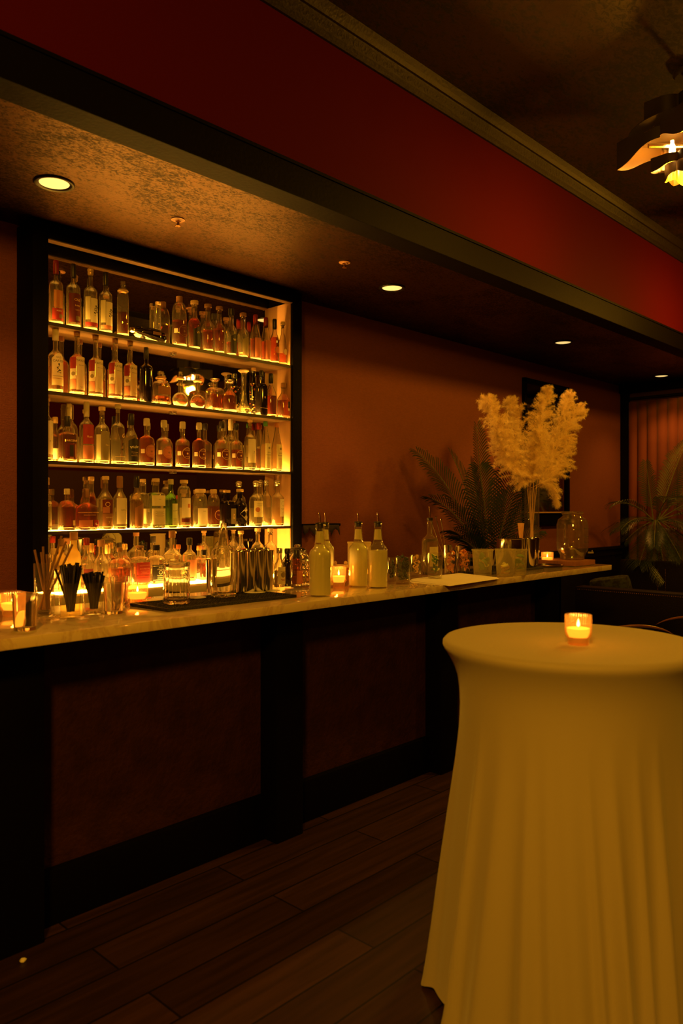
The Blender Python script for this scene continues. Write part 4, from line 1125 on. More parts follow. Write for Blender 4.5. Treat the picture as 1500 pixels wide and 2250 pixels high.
# big clear bottle in front of the tins
p, Z = on_level(491, 1311, MAT_Z); r = size_px(28, Z); h = size_px(163, Z)
bottle(p + Vector((0, 0, .0005)), h, r, 'tall empty clear bottle without cap in front of the shaker tins', 'carafe', cap=None, nr=.0125)

def shaker(px, py, wpx, hpx, label, z=MAT_Z, group='steel shaker tins'):
    p, Z = on_level(px, py, z); r = size_px(wpx / 2, Z); h = size_px(hpx, Z)
    o = MB().lathe([(0, .002), (r * .62, .002), (r * .70, 0), (r * .74, .006), (r * .985, h - .004), (r * 1.01, h - .001), (r, h), (r * .97, h - .003), (r * .72, .008), (0, .008)], 36).build('shaker_tin', steel, loc=p + Vector((0, 0, .0004)))
    tag(o, label, 'shaker tin', group); return o
shaker(463, 1302, 24, 73, 'small steel shaker tin peeking out left of the tall clear bottle')
for (px, py, w, hh, lab) in [(530, 1301, 29, 90, 'steel shaker tin right behind the tall clear bottle, front row'), (550, 1301, 28, 90, 'steel shaker tin second in the front row'),
                             (570, 1300, 28, 90, 'steel shaker tin third in the front row'), (589, 1299, 27, 90, 'rightmost steel shaker tin, front row beside the white label bottle'),
                             (522, 1290, 27, 80, 'steel shaker tin in the rear row, leftmost one'), (541, 1289, 27, 82, 'steel shaker tin in the rear row, second from left'),
                             (560, 1288, 27, 82, 'steel shaker tin in the rear row, third from left'), (579, 1288, 26, 84, 'steel shaker tin in the rear row, right one')]:
    shaker(px, py, w, hh, lab)

# small bottles right of the tins
def bar_bottle(px, py, wpx, top, label, **kw):
    z = kw.pop('z', BAR_Z); p, Z = on_level(px, py, z)
    return bottle(p + Vector((0, 0, .0005)), (py - top) * Z / FPX, size_px(wpx / 2, Z), label, **kw), p, Z
bar_bottle(614, 1290, 25, 1204, 'small bottle with white oval print label right of the shaker tins', shape='slope', cap=('cap', cap_silver), liq=whisky_pale, fill=.5, z=MAT_Z,
           deco=rect(cream_paper, .08, .52, .98, scr=(.40, ink, 1), extra=lambda mb, S, h, r: (disc(mb, S, 0, h * .32, r * .5, olive_paper, .0012), scribble(mb, S, 0, h * .2, r, red_paper, 2, .005, .002))))
bar_bottle(631, 1289, 17, 1205, 'slim dark bottle with black cap between two small bitters bottles', shape='round', glass=dark_glass, cap=('cap', cap_black), z=MAT_Z)
bar_bottle(651, 1290, 26, 1208, 'small bottle with black dropper cap and pink spirit', shape='straight', cap=('cap', cap_black), caph=.045, liq=whisky_red, fill=.9, bodyh=.55, deco=rect(pink_paper, .1, .45, .7))
# faceted punch jar
p, Z = on_level(676, 1294, BAR_Z); p = Vector((p.x + .07, p.y + .15, BAR_Z)); r = .078; h = .205
t = thing('cut_glass_decanter', 'large diamond cut glass jar behind the front juice bottle', 'decanter', p)
prof = [(0, .001), (r * .8, .001)] + [(r * (.92 if k % 2 else 1), .008 + k * .012) for k in range(11)] + [(r * .8, .155), (r * .6, .17), (r * .55, .172), (r * .5, .165), (r * .80, .135), (r * .82, .02), (0, .018)]
MB().lathe(prof, 36, rib=(18, .03)).build('glass_body', clear, t)
MB().lathe([(r * .48, .172), (r * .62, .176), (r * .64, .182), (r * .45, .194), (r * .18, .2), (r * .2, .21), (0, .215)], 30, rib=(10, .04)).build('glass_lid', clear, t)
MB().lathe([(0, .0185), (r * .81, .0205), (r * .795, .06), (0, .06)], 30).build('liquid', whisky, t)

# citrus juice bottles with pourers
def juice_bottle(px, py, wpx, top, label, fill=.95, neckfill=True, z=BAR_Z):
    p, Z = on_level(px, py, z); r = size_px(wpx / 2, Z); h = (py - top) * Z / FPX
    t = thing('juice_bottle', label, 'bottle', p + Vector((0, 0, .0005)), 0, 'juice bottles with steel pourers')
    nr = max(.0135, r * .38)
    prof = [(0, .001), (r * .92, .001), (r, .006), (r, h * .55)] + shoulder('round', r, nr * 1.25, h * .55, h * .72) + [(nr * 1.0, h * .93), (nr * 1.12, h * .935), (nr * 1.12, h * .985), (nr * .95, h)]
    inn = [(max(.004, q - .0025), max(zz, .006)) for q, zz in prof[1:]]
    MB().lathe(prof + list(reversed(inn)) + [(0, .006)], 32).build('glass_body', thin, t)
    zl = h * .72 * fill; lp = []
    for q, zz in inn:
        if zz <= zl: lp.append((q - .0003, zz)); last = (q - .0003, zz)
    lp = [(0, lp[0][1])] + lp + [(last[0] * .985, zl), (0, zl)]
    MB().lathe(lp, 32).build('juice', juice, t)
    if neckfill:
        MB().lathe([(nr * 1.03, h * .74), (nr * .82, h * .90), (nr * .80, h * .90), (nr * 1.0, h * .74)], 20).build('juice_film', juice, t)
    m_ = MB().lathe([(nr * .78, h * .94), (nr * .8, h), (nr * 1.2, h + .001), (nr * 1.15, h + .006), (nr * .5, h + .008), (0, h + .008)], 16, cap_black)
    m_.tube([(0, 0, h), (0, 0, h + .02), (-.001, 0, h + .036), (-.005, .001, h + .052)], [.0045, .004, .0032, .0026], 10, steel)
    m_.build('pourer', None, t)
    return t, p, r, h
juice_bottle(703, 1309, 49, 1152, 'large bottle full of pale yellow juice with steel pourer, nearest on the bar', fill=1.0)
juice_bottle(715, 1288, 38, 1150, 'juice bottle mostly hidden behind the nearest juice bottle', fill=1.0)
juice_bottle(787, 1288, 43, 1149, 'left one of the two middle juice bottles, in front of the square container')
juice_bottle(830, 1291, 43, 1149, 'right one of the two middle juice bottles, level below the shoulder', fill=.80)
plastic = mat('cloudy_plastic', (.85, .74, .45), .4, translucent=.5)
p, Z = on_level(795, 1280, BAR_Z); w_ = size_px(25, Z)
xk, Z = on_wallplane(789, 2.86); w_ = size_px(25, Z); hk = CAM_Z - 75 / FPX * Z - BAR_Z
t = thing('juice_container', 'square cloudy container of juice behind the two middle juice bottles', 'container', Vector((xk, 2.86, BAR_Z + .0005)), radians(YAW - 90))
MB().bevbox(-w_, w_, -w_ * .7, w_ * .7, 0, hk - .005, .008).build('carton', plastic, t)
MB().bevbox(-w_ * 1.04, w_ * 1.04, -w_ * .74, w_ * .74, hk - .008, hk, .002).build('rim', plastic, t)
# corked spice jars behind the candle
for (px, lab) in [(736, 'small corked glass jar behind the votive candle, left one'), (759, 'small corked glass jar behind the votive candle, right one')]:
    p, Z = on_level(px, 1280, BAR_Z); r = size_px(16, Z)
    t = thing('corked_jar', lab, 'jar', p + Vector((0, 0, .0005)), 0, 'small corked jars')
    MB().lathe([(0, 0), (r * .9, 0), (r * .95, .004), (r * .95, .07), (r * .7, .078), (r * .66, .078), (r * .85, .07), (r * .85, .008), (0, .008)], 24).build('glass_jar', votive_glass, t)
    MB().lathe([(0, .072), (r * .64, .072), (r * .66, .08), (r * 1.0, .082), (r * 1.0, .095), (0, .096)], 24).build('cork_lid', cork, t)
    MB().lathe([(0, .0965), (.009, .099), (.010, .107), (.006, .114), (0, .116)], 14).build('knob', cork, t)

# garnish glasses
def fill_items(P, n, builder, label, cat, name, group, seed, zmax=1.0, rr_=.72, sz=.01):
    p, r, h, Z = P; rnd = random.Random(seed); proto = None
    pts = []
    for i in range(n):
        for _ in range(200):
            a = rnd.uniform(0, 2 * pi); q = (r * rr_ - sz * .3) * sqrt(rnd.random()); z = rnd.uniform(.012 + sz, h * zmax)
            c = Vector((q * cos(a), q * sin(a), z))
            if all((c - d).length > sz * 1.5 for d in pts): break
        pts.append(c)
    pts.sort(key=lambda c: c.z)
    for c in pts:
        if proto is None: proto = builder(); o = proto
        else:
            o = proto.copy(); COL.objects.link(o)
        o.location = p + c; o.rotation_euler = (rnd.uniform(0, 6), rnd.uniform(0, 6), rnd.uniform(0, 6))
        tag(o, label, cat, group)
berry_m = mat('dark_berry', (.03, .045, .05), .3); lime_rind = mat('lime_rind', (.10, .28, .03), .4); lime_flesh = mat('lime_flesh', (.80, .85, .38), .35, translucent=.3)
orange_m = mat('orange_peel_mat', (.95, .42, .15), .5, bump=(300, .3, 'noise'), translucent=.3); lemon_m = mat('lemon_peel_mat', (.9, .62, .16), .5, translucent=.3)
herb_m = mat('mint_leaf', (.05, .13, .03), .5, translucent=.2)
def ball(name, m_, s_):
    def f():
        return MB().lathe([(0, -s_)] + [(s_ * cos(a), s_ * sin(a)) for a in (-1.2, -.8, -.4, 0, .4, .8, 1.2)] + [(0, s_ * .96)], 12).build(name, m_)
    return f
def leafb(name, m_, s_):
    def f():
        vs = []; fs = []; n = 7
        for i in range(n):
            t_ = i / (n - 1); w_ = s_ * .45 * sin(pi * min(1, t_ * .95 + .03)) ; z = s_ * .25 * sin(pi * t_)
            vs += [(s_ * (t_ - .5) * 2, -w_, z), (s_ * (t_ - .5) * 2, 0, z - s_ * .08), (s_ * (t_ - .5) * 2, w_, z)]
        for i in range(n - 1):
            for k in (0, 1): fs.append((3 * i + k, 3 * i + k + 1, 3 * i + 4 + k, 3 * i + 3 + k))
        o = MB().add(vs, fs).build(name, m_, fix=False); s2 = o.modifiers.new('t', 'SOLIDIFY'); s2.thickness = .0008; return o
    return f
def peel(name, m_, s_):
    def f():
        vs = []; fs = []; n = 14
        for i in range(n):
            a = i / (n - 1) * 4.6; R = s_ * (.75 + .15 * sin(a))
            w_ = s_ * .38 * (sin(pi * (i + .5) / n) ** .5)
            for k in (-1, 1): vs.append((R * cos(a), R * sin(a), s_ * .25 * a * .4 + k * w_))
        for i in range(n - 1): fs.append((2 * i, 2 * i + 2, 2 * i + 3, 2 * i + 1))
        o = MB().add(vs, fs).build(name, m_, fix=False); s2 = o.modifiers.new('t', 'SOLIDIFY'); s2.thickness = .0022; return o
    return f
def lime_wedge(s_=.022, frac=1.9):
    def f():
        t = MB(); n = 12; nr_ = 8
        # outer rind: part of an ellipsoid between two cut planes, and the two cut faces
        g = []
        for i in range(n + 1):
            la = -pi / 2 + pi * i / n
            for k in range(nr_ + 1):
                lo_ = -frac / 2 + frac * k / nr_
                g.append((s_ * cos(la) * cos(lo_), s_ * cos(la) * sin(lo_), s_ * 1.25 * sin(la)))
        W = nr_ + 1
        t.add(g, [(i * W + k, i * W + k + 1, (i + 1) * W + k + 1, (i + 1) * W + k) for i in range(n) for k in range(nr_)], lime_rind)
        for e in (0, nr_):
            ring = [g[i * W + e] for i in range(n + 1)]
            c = (0, 0, 0)
            t.add([c] + ring, [(0, i + 1, i + 2) for i in range(n)], lime_flesh)
            inner = [(x * .86, y * .86, z * .86) for (x, y, z) in ring]
        return t.build('lime_wedge', None, fix=False)
    return f
Pg = tumbler(861, 1277, 20, 52, 'small glass of dark berries left of the herb glass, beside the right juice bottle', glass=thin); fill_items(Pg, 12, ball('dark_cherry', berry_m, .0085), 'dark cherry in the small glass beside the juice bottle', 'cherry', 'x', 'dark cherries in the small glass', 1, .85, .6, .0085)
Pg = tumbler(885, 1282, 35, 58, 'glass heaped with dark green berries and leaves right of the juice bottles', glass=thin); fill_items(Pg, 34, ball('dark_berry', berry_m, .0095), 'dark blue green berry in the heaped glass', 'berry', 'x', 'dark berries in the heaped glass', 2, 1.02, .74, .0095)
fill_items(Pg, 8, leafb('mint_leaf', herb_m, .014), 'dark green leaf among the berries in the heaped glass', 'leaf', 'x', 'leaves among the berries', 8, 1.05, .6, .008)
Pg = tumbler(914, 1266, 27, 47, 'glass of curled lemon peel behind the clear pourer bottle', glass=thin); fill_items(Pg, 11, peel('lemon_peel', lemon_m, .015), 'curl of lemon peel in the glass left of the clear pourer bottle', 'lemon peel', 'x', 'lemon peel curls', 3, .95, .5, .010)
Pg = tumbler(955, 1270, 36, 56, 'glass of lime wheels and mint in front of the clear pourer bottle', z=BAR_Z + .012, glass=thin); fill_items(Pg, 10, leafb('mint_leaf', herb_m, .017), 'dark mint leaf in the glass on the white towel', 'mint leaf', 'x', 'mint leaves in the glass on the towel', 4, .9, .55, .010)
fill_items(Pg, 4, lime_wedge(.017, 1.2), 'lime wedge in the glass of mint on the white towel', 'lime', 'x', 'lime wedges in the mint glass', 14, 1.0, .45, .012)
for (px, s_, lab) in [(989, 5, 'left'), (1019, 6, 'right')]:
    Pg = tumbler(px, 1260 if px < 1000 else 1259, 30, 46, 'glass of orange peel, %s one of the pair' % lab, glass=thin); fill_items(Pg, 20, peel('orange_peel', orange_m, .0190), 'curl of orange peel in the %s orange glass' % lab, 'orange peel', 'x', 'orange peels in the %s glass' % lab, s_, 1.02, .50, .007)

# folded towel under the mint glass
tw = MB(); c = [on_level(px, py, BAR_Z)[0] for (px, py) in [(899, 1276), (988, 1288), (1097, 1272), (1010, 1262)]]
def towel(c):
    n = 26; rnd = random.Random(2)
    def P_(u, v):
        a = c[0].lerp(c[1], u); b = c[3].lerp(c[2], u); p = a.lerp(b, v); return p
    vs = []; top_ = []
    for j in range(n + 1):
        for i in range(n + 1):
            u = i / n; v = j / n; p = P_(u, v)
            e = min(u, 1 - u, v, 1 - v); zz = .0113 * min(1, (e / .05)) ** .5 + .0007 * sin(u * 19) * sin(v * 13)
            vs.append((p.x, p.y, BAR_Z + .0006 + max(0, zz)))
    fs = [(j * (n + 1) + i, j * (n + 1) + i + 1, (j + 1) * (n + 1) + i + 1, (j + 1) * (n + 1) + i) for j in range(n) for i in range(n)]
    m_ = MB().add(vs, fs)
    o = m_.build('folded_towel', mat('white_towel', (.86, .80, .66), .9, sheen=.3, bump=(260, .5, 'noise')), fix=False); return o
o = towel(c); tag(o, 'folded white bar towel on the marble under the mint glass', 'towel')

# clear bottle with pourer
p, Z = on_level(944, 1262, BAR_Z)
bottle(p + Vector((0, 0, .0005)), size_px(122, Z), size_px(18, Z), 'clear bottle with pourer and pale label behind the mint glass', 'round', cap=None, pour=True, liq=whisky_pale, fill=.85, deco=rect(pale_yellow, .15, .5, .95))

# deli cups with lime wedges
cup_m = thin_glass('frosted_plastic_cup', (.93, .90, .72), ior=1.3, haze=.19, rough=.3)
for k, (px, py, w, hh, lab, nl) in enumerate([(1060, 1263, 47, 56, 'frosted plastic cup of lime wedges, leftmost of the three', 7), (1110, 1266, 46, 60, 'frosted plastic cup with lemon wedges, middle of the three', 6), (1141, 1264, 34, 57, 'frosted plastic cup of limes, rightmost of the three', 5)]):
    p, Z = on_level(px, py, BAR_Z); r = size_px(w / 2, Z); h = size_px(hh, Z)
    t = thing('plastic_cup', lab, 'plastic cup', p + Vector((0, 0, .0004)), 0, 'frosted plastic cups')
    MB().lathe([(0, 0), (r * .80, 0), (r * .82, .003), (r * .97, h - .008), (r * .97, h - .0015), (r * .955, h - .008), (r * .81, .0045), (0, .0025)], 36).build('cup_wall', cup_m, t)
    MB().lathe([(r * .96, h - .009), (r * 1.02, h - .008), (r * 1.03, h - .001), (r * 1.0, h), (r * .96, h - .001)], 36).build('rim', cup_m, t)
    Pc = (p, r, h, Z)
    if k == 1:
        fill_items(Pc, nl, lambda: (lambda o: (o.data.materials.__setitem__(0, lemon_m), o)[1])(lime_wedge(.020)()), 'lemon wedge inside the middle plastic cup', 'lemon', 'x', 'lemon wedges', 31, .5, .5, .014)
    else:
        fill_items(Pc, nl, lime_wedge(.021), 'green lime wedge inside the %s plastic cup' % ('leftmost', '', 'rightmost')[k], 'lime', 'x', 'lime wedges in the %s cup' % ('leftmost', '', 'rightmost')[k], 20 + k, .75, .5, .014)

# steel cup with bar spoons
x_, Z = on_wallplane(983, 2.80); p = Vector((x_, 2.80, BAR_Z)); r = .027
t = MB().lathe([(0, 0), (r * .8, 0), (r * .82, .003), (r, .172), (r * .97, .173), (r * .8, .004), (0, .004)], 28).build('steel_cup', steel, loc=p + Vector((0, 0, .0004)))
tag(t, 'narrow steel cup holding long bar spoons behind the orange glasses', 'cup')
for k, (a, ln, lab) in enumerate([(-19, .33, 'leftmost long twisted bar spoon in the narrow steel cup'), (-14, .345, 'middle long bar spoon in the narrow steel cup'), (-10, .325, 'rightmost long bar spoon in the narrow steel cup')]):
    m_ = MB(); pts = [(0, 0, z_ * ln / 10) for z_ in range(11)]
    m_.tube(pts, [.0026 + .0006 * (q % 2) for q in range(11)], 6); m_.lathe([(0, ln - .004), (.0062, ln), (.0062, ln + .006), (0, ln + .008)], 10)
    o = m_.build('bar_spoon', steel); b_ = radians(YAW - 90)
    o.rotation_euler = (0, radians(-a), pi + b_); o.location = p + Vector((cos(b_) * (.008 + .004 * k), sin(b_) * (.008 + .004 * k), .006)); tag(o, lab, 'bar spoon', 'long bar spoons')
p2 = p + Vector((.07, -.03, 0))
t = thing('cocktail_jigger', 'steel hourglass jigger beside the bar spoon cup', 'jigger', p2 + Vector((0, 0, .0004)))
MB().lathe([(0, .003), (.019, 0), (.021, .001), (.008, .085), (.0075, .09), (.022, .165), (.020, .165), (0, .096)], 24).build('jigger_body', steel, t)
p3 = p + Vector((.13, .03, 0))
t = thing('serrated_strainer', 'dark cocktail strainer standing in a black cup behind the orange glasses', 'strainer', p3 + Vector((0, 0, .0004)))
MB().lathe([(0, 0), (.03, 0), (.034, .003), (.038, .13), (.036, .13), (.032, .005), (0, .005)], 24).build('cup', dark_glass, t)
m_ = MB()
for k in range(10): m_.tube([(.030 * cos(k * .628), .030 * sin(k * .628), .128), (.034 * cos(k * .628), .034 * sin(k * .628), .150), (.03 * cos(k * .628 + .3), .03 * sin(k * .628 + .3), .128)], .0022, 6)
m_.build('spring', steel, t)

# steel pot with wooden sticks
p, Z = on_level(1119, 1262, BAR_Z); pp = Vector((4.30, 2.70, MAT_Z))
Zp = depth(pp); r = size_px(31, Zp); h = .188
t = thing('steel_wine_pot', 'wide polished steel pot behind the plastic cups', 'pot', pp + Vector((0, 0, .0005)))
xb, _ = on_wallplane(1120, 2.70); t.location.x = xb
MB().lathe([(0, 0), (r * .93, 0), (r * .96, .004), (r * .96, h - .004), (r * 1.0, h - .002), (r, h), (r * .93, h - .002), (r * .93, .006), (0, .006)], 48).build('pot_body', steel, t)
ta = tumbler(0, 2000, 10, 10, 'x') if False else None
xb2, _ = on_wallplane(1144, 2.83); ps = Vector((xb2, 2.83, BAR_Z)); 
t = MB().lathe([(0, 0), (.028, 0), (.030, .003), (.040, .17), (.038, .17), (.028, .006), (0, .006)], 28).build('stick_holder', clear, loc=ps + Vector((0, 0, .0004)))
tag(t, 'glass holder of pink tipped sticks behind the steel pot', 'holder')
stick_m = mat('pale_stick_wood', (.85, .50, .26), .6)
for k in range(11):
    rnd = random.Random(40 + k); a = 2 * pi * k / 11
    o = MB().tube([(0, 0, 0), (0, 0, .20), (0, 0, .2001), (0, 0, .285)], .0032, 8).build('wooden_stick', stick_m)
    o.rotation_euler = (0, radians(rnd.uniform(4, 9.5)), a); o.location = ps + Vector((-cos(a) * .011, -sin(a) * .011, .0095)); tag(o, 'thin pale stick in the holder behind the steel pot', 'stick', 'thin pale sticks')
# rear shaker tins at the far end
for (px, Y, hh, lab) in [(1163, 2.60, .185, 'tall steel shaker tin right of the steel pot, front one'), (1172, 2.70, .185, 'tall steel shaker tin right of the steel pot, rear one'), (1076, 2.66, .13, 'steel tin half hidden between the two left plastic cups')]:
    x_, Z = on_wallplane(px, Y); r = .043 if hh > .15 else .036
    o = MB().lathe([(0, .002), (r * .66, .002), (r * .70, 0), (r * .74, .006), (r * .985, hh - .004), (r, hh), (r * .95, hh - .003), (r * .7, .008), (0, .008)], 36).build('shaker_tin', steel, loc=(x_, Y, MAT_Z + .0004)); tag(o, lab, 'shaker tin', 'steel shaker tins')
# crystal rock sugar heap
x_, Z = on_wallplane(1066, 2.92)
for k in range(9):
    rnd = random.Random(70 + k); s_ = rnd.uniform(.010, .016)
    o = MB().lathe([(0, -s_), (s_, -s_ * .4), (s_ * .9, s_ * .5), (0, s_)], 5).build('glass_pebble', clear, loc=(x_ + (k % 3) * .034 - .03, 2.88 + (k // 3 % 3) * .035, BAR_Z + s_ + .0005), smooth=False); tag(o, 'clear faceted glass pebble in the small heap behind the plastic cups', 'pebble', 'clear glass pebbles')
# round dark tray
x_, Z = on_wallplane(1182, 2.62)
t = MB().lathe([(0, 0), (.10, 0), (.108, .004), (.108, .012), (.104, .012), (.10, .005), (0, .004)], 40).build('round_tray', mat('dark_tray', (.03, .012, .01), .25, coat=.5), loc=(4.80, 2.62, BAR_Z + .0005)); tag(t, 'round dark tray between the steel tins and the glass jar', 'tray')

# big glass jar on a wooden board
jar_glass = thin_glass('thick_jar_glass', (.93, .90, .82), ior=2.0, haze=.03)
board = mat('reddish_wood_board', (.27, .11, .05), .45, mix=((.18, .07, .035), 9, .35, .7, 'n', (1, 9, 1)))
bx, by = 5.03, 2.60
o = MB().bevbox(4.92, 5.215, 2.47, 2.76, BAR_Z + .0005, BAR_Z + .034, .004).build('wooden_board', board); tag(o, 'thick reddish wooden board under the big glass jar', 'board')
x_, Z = on_wallplane(1257, 2.60); bz = BAR_Z + .0345; rj = size_px(34, Z); hj = size_px(105, Z)
t = thing('beverage_jar', 'large empty embossed glass jar with tap at the end of the bar', 'jar', (x_, 2.60, bz + .0005))
pj = [(0, 0), (rj * .72, 0), (rj * .76, .004), (rj * .80, hj * .10), (rj * .98, hj * .2), (rj, hj * .28), (rj, hj * .72), (rj * .9, hj * .83), (rj * .62, hj * .9), (rj * .60, hj * .92), (rj * .66, hj * .93), (rj * .66, hj * .95), (rj * .61, hj * .96), (rj * .63, hj)]
wj = .004
ij = [(q - wj, max(z_, .006)) for q, z_ in pj[1:]]
MB().lathe(pj + list(reversed(ij)) + [(0, .006)], 44, rib=(8, .012)).build('glass_body', jar_glass, t)
S = Surf(rj * .995); m_ = MB()
for vv in (.62, .46, .34):
    for uu in (-.9, .95):
        patch(m_, S, rj * (uu - .3), rj * (uu + .3), hj * vv, hj * (vv + .025), clear, .003); 
m_.build('embossing', clear, t, fix=False)
m_ = MB().tube([(rj * .7, -rj * .72, hj * .14), (rj * .95, -rj * .98, hj * .14)], .007, 10).tube([(rj * .9, -rj * .92, hj * .14), (rj * .9, -rj * .92, hj * .19)], .004, 8)
m_.build('tap', steel_rough, t)
MB().lathe([(rj * .64, hj * .955), (rj * .69, hj * .96), (rj * .69, hj * .985), (rj * .64, hj * .99)], 36).build('neck_ring', clear, t)

# ------------------------------------------------------------------ pampas grass in a tall cylinder vase
vx, Zv = on_wallplane(1168, 2.90); VB = Vector((vx, 2.90, BAR_Z + .0005)); rv = size_px(16, Zv); hv = .545
t = MB().lathe([(0, 0), (rv, 0), (rv, hv), (rv - .003, hv), (rv - .003, .012), (0, .012)], 40).build('cylinder_vase', thin, loc=VB); tag(t, 'tall clear cylinder vase holding the pampas grass', 'vase')
pampas_m = mat('pampas_fluff', (.95, .78, .46), .8, translucent=.35)
stalk_m = mat('pampas_stalk', (.60, .38, .17), .6)
def pampas(k, pts_px, width, dens, label, droop=.6):
    """pts_px: plume axis from its base to its tip (pixels), standing near the depth of the vase"""
    rnd = random.Random(100 + k)
    def P3(px, py, dy): 
        Y = 2.90 + dy; X_, Z_ = on_wallplane(px, Y); return Vector((X_, Y, CAM_Z + (HORIZON - py) / FPX * Z_))
    t = thing('pampas_stem', label, 'pampas grass', VB, 0, 'pampas plumes in the cylinder vase')
    axis = [P3(*q) - VB for q in pts_px]
    a = 2 * pi * k / 9
    foot = Vector((cos(a) * rv * .5, sin(a) * rv * .5, .016)); neck = Vector((cos(a + 2.6) * rv * .62, sin(a + 2.6) * rv * .62, hv - .01))
    MB().tube([foot, foot.lerp(neck, .5), neck, axis[0].lerp(neck, .3), axis[0], axis[1]], [.0035, .0035, .003, .003, .0025, .002], 6).build('stalk', stalk_m, t)
    # smooth the axis
    def bez(s_):
        n = len(axis) - 1; x = s_ * n; i = min(int(x), n - 1); f = x - i
        p0 = axis[max(i - 1, 0)]; p1 = axis[i]; p2 = axis[i + 1]; p3 = axis[min(i + 2, n)]
        return .5 * ((2 * p1) + (p2 - p0) * f + (2 * p0 - 5 * p1 + 4 * p2 - p3) * f * f + (-p0 + 3 * p1 - 3 * p2 + p3) * f ** 3)
    vs = []; fs = []
    nb = max(60, dens // 30); dens = int(dens * 5)
    for j in range(nb):
        s_ = (j + rnd.random()) / nb; c = bez(s_); d = (bez(min(1, s_ + .03)) - bez(max(0, s_ - .03))).normalized()
        side = Matrix.Rotation(rnd.uniform(0, 2 * pi), 3, d) @ d.orthogonal().normalized()
        prof = (sin(pi * min(1, .16 + s_ * .80)) ** .6) * (.62 + .38 * (1 - s_))
        Lb = (width * prof * rnd.uniform(.7, 1.25) + .02) * 1.3
        # one branch of the plume: rises along the axis, spreads, tips over
        pts = []; p = c.copy(); dr = (d * rnd.uniform(.8, 1.3) + side * .55).normalized()
        for q in range(9):
            pts.append(p.copy()); p = p + dr * (Lb / 8); dr = (dr + side * .10 + Vector((0, 0, -droop * .30 * q / 8)) + Vector((rnd.uniform(-.1, .1), rnd.uniform(-.1, .1), rnd.uniform(-.06, .06)))).normalized()
        for h_ in range(max(24, dens // nb)):
            x = 8 * rnd.random() ** .8; k_ = min(int(x), 7); p0 = pts[k_].lerp(pts[k_ + 1], x - k_); bd = (pts[k_ + 1] - pts[k_]).normalized()
            sd = Matrix.Rotation(rnd.uniform(0, 2 * pi), 3, bd) @ bd.orthogonal().normalized()
            Ls = rnd.uniform(.018, .042) * (1.15 - .5 * x / 8)
            dir0 = (bd * rnd.uniform(.3, 1.1) + sd * .75).normalized()
            p1 = p0 + dir0 * Ls * .5; p2 = p1 + (dir0 + sd * .3 + Vector((0, 0, -droop * rnd.uniform(.1, .9)))).normalized() * Ls * .5
            w_ = rnd.uniform(.0004, .0008); up = dir0.cross(Vector((rnd.uniform(-1, 1), rnd.uniform(-1, 1), rnd.uniform(-1, 1)))).normalized() * w_
            o = len(vs); vs += [p0 - up, p0 + up, p1 - up * .8, p1 + up * .8, p2]
            fs += [(o, o + 1, o + 3, o + 2), (o + 2, o + 3, o + 4)]
    MB().add(vs, fs).build('plume', pampas_m, t, fix=False, angle=180)
pampas(0, [(1160, 1050, .0), (1125, 990, -.04), (1092, 925, -.08), (1070, 884, -.1)], .12, 5200, 'left leaning pampas plume with a curled tip, the leftmost')
pampas(1, [(1165, 1040, .08), (1150, 980, .10), (1134, 920, .12), (1122, 884, .14)], .10, 3000, 'shorter pampas plume second from the left, standing back')
pampas(2, [(1172, 1040, -.02), (1180, 980, -.03), (1190, 915, -.03), (1203, 862, -.03)], .105, 4400, 'tallest pampas plume in the middle')
pampas(3, [(1182, 1050, .04), (1205, 985, .08), (1232, 920, .1), (1252, 870, .12)], .11, 4200, 'pampas plume right of the tallest one, leaning slightly right')
pampas(4, [(1186, 1055, .0), (1215, 1000, .02), (1246, 940, .02), (1276, 898, .02)], .115, 4600, 'rightmost pampas plume leaning far right')
pampas(5, [(1158, 1066, -.04), (1135, 1040, -.05), (1112, 1000, -.07), (1092, 960, -.08)], .10, 3000, 'low left pampas plume drooping over the palm')
pampas(6, [(1190, 1066, -.04), (1212, 1045, -.04), (1236, 1010, -.03), (1252, 970, -.02)], .10, 3000, 'low right pampas plume with ragged hanging strands')
pampas(7, [(1168, 1062, -.08), (1172, 1020, -.10), (1178, 985, -.11), (1183, 955, -.12)], .075, 2600, 'short pampas plume in front at the centre of the bunch')
pampas(8, [(1188, 1062, -.05), (1204, 1060, -.06), (1218, 1080, -.07), (1225, 1105, -.07)], .05, 900, 'small pampas plume bent down to the right of the vase', droop=1)
